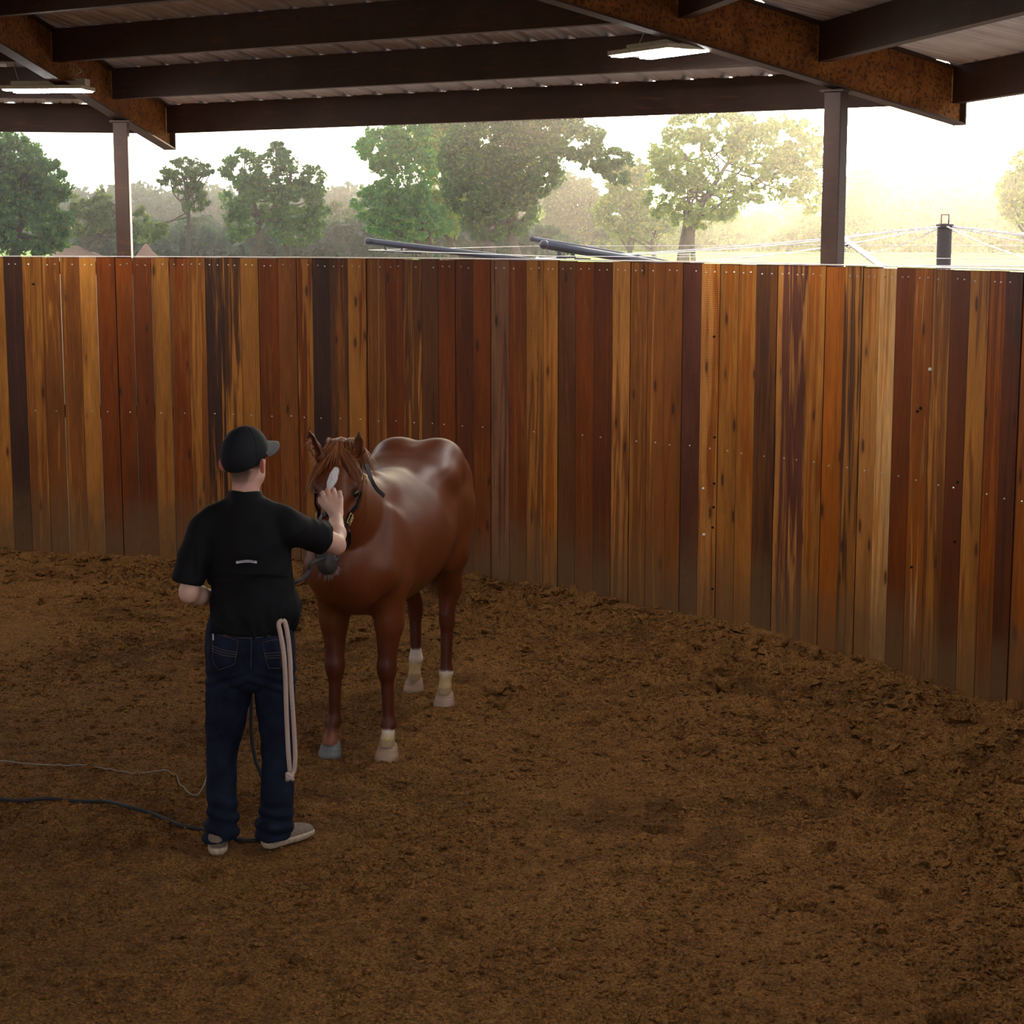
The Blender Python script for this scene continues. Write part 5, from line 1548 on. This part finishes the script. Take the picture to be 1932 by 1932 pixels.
# ---------------- shirt
def fabric(name, col, rough=.85, bscale=900, sheen=.0, var=.1):
    m = NT(name); co = m.coord('Object'); f = m.noise(co, 14, 3, .5); g = m.noise(co, bscale, 2, .5)
    m.color(m.ramp(f, [(.3, tuple(c * (1 - var) for c in col)), (.7, tuple(c * (1 + var) for c in col))]))
    m.set(Roughness=rough, Specular_IOR_Level=.2, Sheen_Weight=sheen); m.bump(g, .25, .0006)
    return m.m
M['shirt'] = fabric('black_shirt_cloth', (.0055, .0058, .0080), .8)
M['denim'] = fabric('dark_blue_denim', (.0080, .0118, .028), .85, 700, var=.4)
S = Solid((-1.60, 7.42, .93), (-.66, 8.10, 1.66), .0055)
def row(v, ul, ur, dep, y=PY):
    a, b = Wp(ul, v, y), Wp(ur, v, y)
    return (*((a + b) / 2), (b[0] - a[0]) / 2, dep)
S.chain([row(962, 434, 497, .066), row(972, 412, 515, .088), row(985, 394, 536, .110), row(1005, 384, 548, .125), row(1040, 386, 546, .130), row(1080, 391, 548, .128), row(1115, 391, 554, .128),
         row(1148, 388, 560, .135), row(1168, 388, 552, .132), row(1200, 391, 549, .130)], k=.006, U=EX, n=3)
S.ell(Wp(543, 1146, PY), (.036, .08, .045), k=.04)
S.seg(Wp(400, 985, PY), Wp(386, 1000, PY), .060, .062, k=.03); S.seg(Wp(532, 985, PY), Wp(550, 996, PY + .0), .062, .062, k=.03)
S.seg(Wp(440, 958, PY), Wp(405, 978, PY), .035, .045, k=.03); S.seg(Wp(492, 958, PY), Wp(530, 978, PY), .035, .045, k=.03)
# sleeves
s2 = Wp(384, 1000, 7.72); e2 = Wp(350, 1106, 7.645)
S.seg(s2, s2 + (e2 - s2) * .5, (.064, .066), (.066, .062), k=.025); S.seg(s2 + (e2 - s2) * .5, e2 + (e2 - s2) * .15, (.066, .062), (.066, .062), k=.01)
S.plane(Wp(353, 1098, 7.645), nrm(np.array([-.22, -.05, -1.0])), lo=(-1.60, 7.42, .98), hi=(Wp(393, 1100, 7.64)[0], 7.80, 1.28))
s1 = Wp(547, 996, 7.72); e1 = el + (-.004, -.0, .012)
dd = nrm(e1 - s1)
S.seg(s1, s1 + (e1 - s1) * .5, (.066, .066), (.066, .064), k=.03); S.seg(s1 + (e1 - s1) * .5, e1, (.066, .064), (.066, .070), k=.01)
S.plane(s1 + (e1 - s1) * .70, nrm(dd + np.array([.15, 0, .0])), lo=(s1[0] + .10, 7.70, 1.12), hi=(-.66, 8.10, 1.5))
# hem plane
S.plane(Wp(470, 1189, PY), (-.06, 0, -1), k=.012, lo=(-1.60, 7.42, .93), hi=(-.66, 8.1, 1.04))
# collar
S.seg(Wp(462, 958, PY - .004), Wp(463, 936, PY + .002), (.082, .078), (.070, .072), k=.012, U=EX)
S.plane(Wp(462, 926, PY), (0, .10, 1), k=.002, lo=(-1.3, 7.42, 1.5), hi=(-.9, 8.1, 1.66))
VS, FS = S.mesh(3)
NS = normals(VS, FS)
def folds(V, seed, f=(10, 10, 10), amp=.004):
    a = perlin3(V * f + perlin3(V * 3, seed + 1)[:, None] * 1.2, seed)
    return amp * (1 - 2 * np.abs(a)) ** 1
tsl = np.clip(((VS - s1) @ dd) / .3, 0, 1) * (VS[:, 0] > s1[0])
low = sstep(1.18, 1.02, VS[:, 2]) * (VS[:, 0] > -1.36)
d_ = folds(VS, 51, (8, 8, 5), .0065) + low * folds(VS, 52, (16, 16, 3.5), .010) + tsl * folds(VS, 53, (16, 16, 12), .010)
vent = (np.abs(VS[:, 2] - (Wp(465, 1074, PY)[2] - .25 * (VS[:, 0] + 1.1) ** 2 * 3)) < .012) * (NS[:, 1] < -.2) * (VS[:, 0] > -1.34) * (VS[:, 0] < -.93)
step = sstep(.0, .010, VS[:, 2] - (Wp(465, 1076, PY)[2] - .9 * (VS[:, 0] + 1.12) ** 2)) * (NS[:, 1] < -.15) * sstep(1.42, 1.3, VS[:, 2]) * (VS[:, 0] > -1.32) * (VS[:, 0] < -.95)
d_ = d_ + .006 * step
VS = VS + NS * d_[:, None]
VS = laplace(VS, FS, .3)
shirt = mesh_np('shirt', VS, FS, M['shirt'], person, smooth=True)
# label strip on the back
def surf_back(S, V, u, v, off):
    p = Wp(u, v, 7.3); d = nrm(p - np.array([0, 0, HC])) ; T = np.arange(0, .6, .002)
    val = S.value(p + T[:, None] * d); i = np.argmax(val < 0); return p + d * T[i] - d * off
Ps = []
for t in np.linspace(0, 1, 17):
    u = 445.5 + 39.5 * t; v = 1061.5 - 2.6 * math.sin(math.pi * min(1, t * .9 + .02)) - .2 * t
    Ps.append(surf_back(S, VS, u, v, .0115))
Ps = np.array(Ps); Ps[:, 1] = Ps[:, 1].min() * .6 + Ps[:, 1] * .4
mb = MB(); ribbon(mb, Ps, np.repeat([[0, -1, .1]], len(Ps), 0), .0105, .0012)
lab_o = mb.build('shirt_tag', simple('pale_woven_tag', (.55, .53, .60), .7), person)
def text_mesh(txt, size, mat, parent, loc, rot, name, xscale=1.0):
    c = bpy.data.curves.new(name, 'FONT'); c.body = txt; c.size = size; c.extrude = .0004; c.align_x = 'CENTER'; c.align_y = 'CENTER'
    o = bpy.data.objects.new(name + '_tmp', c); COL.objects.link(o)
    dg = bpy.context.evaluated_depsgraph_get()
    me = bpy.data.meshes.new_from_object(o.evaluated_get(dg)); bpy.data.objects.remove(o)
    me.transform(Matrix.Translation(Vector(loc)) @ rot.to_4x4() @ Matrix.Diagonal((xscale, 1, 1, 1)))
    me.materials.append(mat); me.name = name
    return link(name, me, parent)
c_ = Ps[8] + np.array([0, -.0016, 0])
text_mesh('PYLSDERTWEAR', .0085, simple('navy_tag_lettering', (.03, .02, .06), .8), lab_o, c_, Matrix.Rotation(math.pi / 2, 3, 'X'), 'lettering', 1.12)

# ---------------- jeans
J = Solid((-1.42, 7.52, .0), (-.82, 8.02, 1.08), .0055)
J.chain([row(1160, 402, 545, .115), row(1185, 393, 552, .125), row(1215, 391, 555, .130), row(1250, 390, 556, .130)], k=.008, U=EX, n=2)
for s in (-1, 1):
    J.ell(Wp(470 + s * 37, 1228, PY - .045), (.080, .085, .095), k=.04)
Lg = [(1250, 391, 474), (1300, 390, 474), (1350, 390, 463), (1400, 391, 450), (1440, 391, 445), (1490, 391, 446), (1540, 391, 448), (1568, 387, 448)]
Rg_ = [(1250, 474, 556), (1300, 480, 556), (1350, 488, 555), (1400, 493, 554), (1440, 496, 553), (1490, 492, 553), (1540, 490, 552), (1562, 484, 551)]
def leg(rows, ys):
    pts = []
    for (v, a, b), y in zip(rows, ys):
        p, q = Wp(a, v, y), Wp(b, v, y); w = (q[0] - p[0]) / 2
        pts.append((*((p + q) / 2), w, min(max(w * .98, .062), .095)))
    return pts
LP = leg(Lg, [7.74, 7.75, 7.76, 7.77, 7.76, 7.75, 7.74, 7.74]); RP = leg(Rg_, [7.74, 7.75, 7.765, 7.78, 7.77, 7.76, 7.76, 7.76])
J.chain(LP, k=.006, U=EX, n=3); J.chain(RP, k=.006, U=EX, n=3)
lb, rb = Wp(416, 1586, 7.74), Wp(514, 1580, 7.78)
J.seg(np.array(LP[-1][:3]), lb, (.069, .078), (.068, .090), k=.01, U=EX)
J.seg(np.array(RP[-1][:3]), rb, (.074, .080), (.070, .095), k=.01, U=EX)
J.plane((0, 0, .060), nrm((0, -.0, -1)), k=.003, lo=(-1.42, 7.52, 0), hi=(-.82, 8.02, .2))
VJ, FJ = J.mesh(2); NJ = normals(VJ, FJ)
ank = sstep(.30, .10, VJ[:, 2])
kne = np.exp(-((VJ[:, 2] - .50) / .16) ** 2)
hip = sstep(.75, .9, VJ[:, 2])
sd = np.where(VJ[:, 0] > -1.09, 1.7, 0)
d_ = ank * (.013 * np.sin(VJ[:, 2] * 105 + VJ[:, 0] * 28 + sd * 3 + 2.2 * perlin3(VJ * 9, 60)) * (.5 + .5 * perlin3(VJ * 6, 66))) + kne * folds(VJ, 61, (12, 12, 9), .006) + folds(VJ, 62, (14, 14, 5), .0035) + hip * folds(VJ, 63, (16, 16, 12), .003)
d_ += np.exp(-((VJ[:, 2] - .77) / .05) ** 2) * .004 * np.sin(VJ[:, 2] * 120 + np.abs(VJ[:, 0] + 1.11) * 60)
VJ = VJ + NJ * d_[:, None]
from mathutils.bvhtree import BVHTree
bvJ = BVHTree.FromPolygons([tuple(v) for v in VJ], [tuple(int(i) for i in f) for f in FJ])
jeans = mesh_np('jeans', VJ, FJ, M['denim'], person, smooth=True)
# stitching, pockets, yoke
M['stitch'] = simple('tan_stitching', (.16, .12, .10), .8)
def jp(u, v, off=.0015):
    p = Wp(u, v, 7.3); d = nrm(p - np.array([0, 0, HC])); h_ = bvJ.ray_cast(Vector(p), Vector(d))
    return (np.array(h_[0]) if h_[0] is not None else Wp(u, v, 7.62)) - d * off
def stitch(pts, name, parent, r=.0010, n=6):
    P = spline([(u, v, 0) for u, v in pts], n); Q_ = np.array([jp(p[0], p[1], .0035) for p in P])
    if len(Q_) > 4: Q_[1:-1] = (Q_[:-2] + Q_[1:-1] + Q_[2:]) / 3
    mb = MB(); mb.tube(Q_, r, 4); return mb.build(name, M['stitch'], parent)
stitch([(402, 1191), (435, 1201), (470, 1204), (500, 1201), (545, 1189)], 'yoke_seam', jeans)
stitch([(473, 1181), (474, 1204), (474, 1235), (473, 1262)], 'centre_seam', jeans, .0007)
M['denim2'] = fabric('dark_blue_pocket_denim', (.0085, .0125, .032), .85, 700, var=.35)
for nm, pts, decs in (('l', [(399, 1192), (451, 1207), (444, 1254), (412, 1266), (401, 1250)], [[(399, 1218), (420, 1226), (446, 1231)], [(399, 1223), (420, 1231), (445, 1235)], [(400, 1228), (420, 1236), (444, 1239)]]),
                      ('r', [(494, 1210), (528, 1204), (531, 1262), (508, 1262), (502, 1250)], [[(499, 1233), (530, 1231)], [(500, 1238), (530, 1236)], [(501, 1242), (530, 1241)]])):
    # pocket patch: grid over the polygon
    poly = np.array(pts, float); c = poly.mean(0); g = []
    rings = []
    N_ = 40
    per = []
    for i in range(len(poly)):
        a, b = poly[i], poly[(i + 1) % len(poly)]
        for t in np.linspace(0, 1, 8, endpoint=False): per.append(a + (b - a) * t)
    per = np.array(per); Vv = []; n_ = len(per)
    for s in (1.0, .97, .75, .5, .25):
        for p in per: Vv.append(jp(*(c + (p - c) * s), .0005 if s == 1.0 else .0032))
    Vv.append(jp(*c, .0032))
    Ff = [[i * n_ + k, i * n_ + (k + 1) % n_, (i + 1) * n_ + (k + 1) % n_, (i + 1) * n_ + k] for i in range(4) for k in range(n_)]
    mbp = MB(); mbp.add(Vv, Ff + [[4 * n_ + k, 4 * n_ + (k + 1) % n_, 5 * n_] for k in range(n_)])
    pk = mbp.build('back_pocket', M['denim2'], jeans, smooth=True)
    stp = [tuple(c + (np.array(p) - c) * .95) for p in pts]
    P = []
    for i in range(len(stp)):
        a, b = np.array(stp[i]), np.array(stp[(i + 1) % len(stp)])
        for t in np.linspace(0, 1, 6, endpoint=False): P.append(jp(*(a + (b - a) * t), .0045))
    P.append(P[0]); mb = MB(); mb.tube(P, .0007, 4)
    for dl in decs:
        Q_ = [jp(u, v, .0045) for u, v, _ in spline([(u, v, 0) for u, v in dl], 6)]; mb.tube(Q_, .0009, 4)
    mb.build('stitching', M['stitch'], pk)
mb = MB(); P = np.array([jp(402.5, v, .003) for v in (1195, 1199, 1203, 1208)]); ribbon(mb, P, np.repeat([[0, -1, 0.]], 4, 0), .007, .002)
mb.build('jeans_tag', simple('white_side_tag', (.45, .47, .60), .7), jeans)
M['belt'] = simple('brown_leather_belt', (.05, .018, .012), .5, var=.3)
mb = MB(); zb = Wp(470, 1176)[2]
ring = [(-1.105 + .178 * math.cos(a), PY + .128 * math.sin(a)) for a in np.linspace(0, 2 * math.pi, 60)]
ribbon(mb, [(x, y, zb + .010) for x, y in ring], [(math.cos(a), math.sin(a), 0) for a in np.linspace(0, 2 * math.pi, 60)], .026, .004)
mb.build('belt', M['belt'], person)
for (u, v) in ((473, 1181), (519, 1180), (427, 1180)):
    mb = MB(); P = [jp(u, v + q, .007) for q in (-6, 0, 6, 9)]; ribbon(mb, P, np.repeat([[0, -1, 0.]], 4, 0), .012, .003); mb.build('belt_loop', M['denim2'], jeans)

# ---------------- shoes
M['sole'] = simple('worn_cream_sole', (.50, .41, .30), .8, var=.3, scale=60, bump=.002)
M['upper'] = simple('taupe_shoe_upper', (.20, .155, .115), .8, var=.2, scale=60, bump=.001)
def shoe(heel, toe, lab):
    d = nrm(toe - heel); sd_ = np.cross(d, UZ); L = np.linalg.norm(toe - heel)
    lo = np.minimum(heel, toe) - .08; hi = np.maximum(heel, toe) + .08; lo[2] = -.03; hi[2] = .17
    def P(f, z, s=0): return heel + d * f * L + sd_ * s + UZ * z
    root = Solid(lo, hi, .0035)
    root.chain([(*P(.14, .03), .042, .036), (*P(.35, .03), .038, .034), (*P(.62, .03), .043, .034), (*P(.84, .03), .038, .03)], k=.01, U=sd_, n=3)
    root.plane(P(0, .036), (0, 0, 1), k=.004); root.plane(P(0, .003), (0, 0, -1), k=.003)
    V, F = root.mesh(1)
    so = (V, F)
    up = Solid(lo, hi, .0035)
    up.chain([(*P(.13, .07), .038, .032), (*P(.30, .06), .034, .045), (*P(.55, .04), .037, .042), (*P(.83, .03), .032, .032)], k=.012, U=sd_, n=3)
    up.seg(P(.16, .06), P(.20, .12), (.032, .036), (.034, .040), k=.02, U=sd_)
    up.plane(P(0, .030), (0, 0, -1), k=.002); up.plane(P(.2, .118), (0, 0, 1), k=.004)
    V, F = up.mesh(1)
    o = mesh_np('shoe', V, F, M['upper'], person, smooth=True); o['label'] = lab
    s_ = mesh_np('sole', so[0], so[1], M['sole'], o, smooth=True); s_['label'] = 'cream rubber sole'
    mb = MB(); g = [hd_ for hd_ in ()]
    return o
shoe(at_z(411, 1618, 0), at_z(411, 1618, 0) + np.array([-.04, .29, 0]), 'shoe showing only its cream heel')
hl = at_z(489, 1604, 0) + np.array([.012, .0, 0]); shoe(hl, hl + nrm(np.array([.72, .72, 0])) * .30, 'shoe turned outward')

# ---------------- cap
M['cap'] = fabric('dark_cap_cloth', (.012, .013, .017), .75)
M['brim'] = fabric('lit_cap_brim_cloth', (.10, .10, .105), .75)  # brim painted light grey for the light from front and below
Cp = Solid((-1.30, 7.55, 1.62), (-.90, 7.98, 1.88), .004)
Cp.ell(Q(-.012, 0, .035), (.112, .089, .112), RQ, k=.02)
Cp.ell(Q(.02, 0, .06), (.088, .084, .088), RQ, k=.03)
pn = nrm(UZ * -1 + FD * .42)
Cp.plane(Q(0, 0, .006), pn, k=.002)
VC, FC = Cp.mesh(2)
qq = VC - HC_; an = np.arctan2(qq @ RT, qq @ FD)
NC = normals(VC, FC)
VC = VC - NC * (.0018 * np.exp(-((((an + .52) % 1.0472) - .52) / .05) ** 2))[:, None]
cap_ = mesh_np('cap', VC, FC, M['cap'], person, smooth=True); cap_['label'] = 'dark baseball cap with a curved brim painted grey as if lit'
mb = MB(); mb.sphere(Q(-.02, 0, .147), (.007, .007, .004), 6); mb.build('top_button', M['cap'], cap_, smooth=True)
# brim: curved sheet with thickness
yb_ = math.radians(38); FDb = np.array([math.sin(yb_), math.cos(yb_), 0]); RTb = np.array([math.cos(yb_), -math.sin(yb_), 0])
def Qb(f, r, z): return HC_ + FDb * f + RTb * r + UZ * z
Vv = []; nu, nr = 25, 10
for side in (0, 1):
    for i in range(nu):
        a = math.radians(-72 + 144 * i / (nu - 1))
        for j in range(nr):
            t = j / (nr - 1)
            ext = .086 * math.cos(a * 1.05) ** .6 if abs(a) < 1.35 else .01
            f = .098 * math.cos(a) + t * ext; r_ = .088 * math.sin(a)
            z = .034 + .036 * math.cos(a) - .30 * 0 - .05 * abs(math.sin(a)) ** 2 * .6 - t * .006 + (-.004 if side else 0)
            z = .072 - .044 * (abs(r_) / .08) ** 2 * (.7 + .3 * t) - .010 * t - (.004 if side else 0)
            Vv.append(Qb(f, r_, z + .012))
idx = lambda s, i, j: s * nu * nr + i * nr + j
Ff = []
for i in range(nu - 1):
    for j in range(nr - 1):
        Ff.append((idx(0, i, j), idx(0, i, j + 1), idx(0, i + 1, j + 1), idx(0, i + 1, j)))
        Ff.append((idx(1, i, j), idx(1, i + 1, j), idx(1, i + 1, j + 1), idx(1, i, j + 1)))
for i in range(nu - 1):
    Ff.append((idx(0, i, nr - 1), idx(1, i, nr - 1), idx(1, i + 1, nr - 1), idx(0, i + 1, nr - 1)))
    Ff.append((idx(0, i, 0), idx(0, i + 1, 0), idx(1, i + 1, 0), idx(1, i, 0)))
mb = MB(); mb.add(Vv, Ff); mb.build('brim', M['brim'], cap_, smooth=True)

# ================================================================== ropes
M['blackrope'] = simple('dark_braided_rope', (.020, .022, .026), .75, var=.3, scale=200, bump=.002, bscale=400)
M['tanrope'] = simple('tan_cotton_rope', (.52, .40, .34), .85, var=.18, scale=260, bump=.004, bscale=330)
M['cord'] = simple('thin_grey_cord', (.24, .21, .18), .7)
def gz(u, v, off): 
    p = at_z(u, v, 0); p = at_z(u, v, ground(p[0], p[1])); p[2] = ground(p[0], p[1]) + off; return p
fist = hnd + fd * .03 + np.array([.006, -.014, 0])
ringp = K(.445, -.19, .02)
pts = [ringp, at_y(590, 1062, 8.22), at_y(583, 1078, 8.18), at_y(570, 1093, 8.10), at_y(556, 1099, 8.03), at_y(530, 1105, 7.99), at_y(490, 1112, 7.98), fist + UZ * .035 + np.array([.02, .0, 0]), fist, fist - UZ * .05,
       at_y(455, 1200, 8.02), at_y(473, 1270, 8.0), at_y(474, 1320, 8.0), at_y(474, 1380, 8.0), at_y(481, 1430, 8.0), at_y(492, 1460, 8.0), at_y(510, 1510, 8.02), at_y(522, 1560, 8.02)]
_gz = gz
def gz(u, v, off):
    p = _gz(u, v, off); p[2] = max(ground(p[0] + a, p[1] + b) for a in (-.02, 0, .02) for b in (-.02, 0, .02)) + .006; return p
pts += [gz(530, 1577, .010), gz(515, 1586, .011), gz(485, 1587, .010), gz(455, 1589, .010), gz(420, 1576, .012), gz(385, 1566, .012), gz(340, 1558, .010), gz(290, 1544, .010), gz(240, 1529, .011), gz(200, 1520, .010), gz(150, 1514, .010), gz(90, 1513, .010), gz(30, 1514, .010), gz(-60, 1513, .010), gz(-160, 1512, .010)]
mb = MB(); mb.tube(spline(pts, 6), .0088, 10); o = mb.build('lead_rope', M['blackrope'], smooth=True)
tag(o, 'black lead rope from the halter past the person and along the dirt', 'rope')
pts = [at_z(u, v, 0) for u, v in ((-60, 1448), (0, 1447), (40, 1446), (80, 1451), (120, 1448), (160, 1445), (200, 1449), (250, 1458), (300, 1461), (325, 1464), (340, 1480), (358, 1495), (372, 1495), (384, 1484), (392, 1470))]
pts = [np.array([p[0], p[1], ground(p[0], p[1]) + .010]) for p in pts]
mb = MB(); S_ = spline(pts, 5)
S_ = np.array([[p[0], p[1], max(ground(p[0], p[1]) + .007, p[2] - .002)] for p in S_]); mb.tube(S_, .0038, 6); o = mb.build('thin_cord', M['cord'], smooth=True)
tag(o, 'thin grey cord lying on the dirt beyond the black rope', 'cord')
# tan rope doubled over the belt
mb = MB(); yb = 7.595
a_ = [at_y(533, 1170, 7.60), at_y(526, 1176, 7.592), at_y(529, 1195, 7.588), at_y(535, 1230, 7.588), at_y(538.5, 1280, 7.596), at_y(540, 1330, 7.61), at_y(542, 1380, 7.625), at_y(544, 1420, 7.635), at_y(547, 1455, 7.645)]
b_ = [at_y(533, 1170, 7.60), at_y(538, 1175, 7.60), at_y(543, 1200, 7.60), at_y(547, 1240, 7.606), at_y(549, 1290, 7.612), at_y(553, 1350, 7.63), at_y(556, 1400, 7.645), at_y(557, 1430, 7.65), at_y(555, 1452, 7.652), at_y(550, 1462, 7.648)]
mb.tube(spline(a_, 8), .0100, 10); mb.tube(spline(b_, 8), .0100, 10)
rope = mb.build('cotton_rope', M['tanrope'], smooth=True); tag(rope, 'tan cotton rope hanging doubled from the belt of the person', 'rope')
mb = MB(); c_ = at_y(547, 1465, 7.64)
for i in range(3):
    a0 = i * 2.1
    mb.tube([c_ + (.012 * math.cos(a + a0) + 0, .012 * math.sin(a + a0) * .8, (.009 - .009 * i) + .006 * math.sin(a * 2)) for a in np.linspace(0, 6.28, 14)], .0085, 8, caps=False)
mb.sphere(c_, (.014, .014, .018), 8)
mb.build('knot', M['tanrope'], rope, smooth=True)
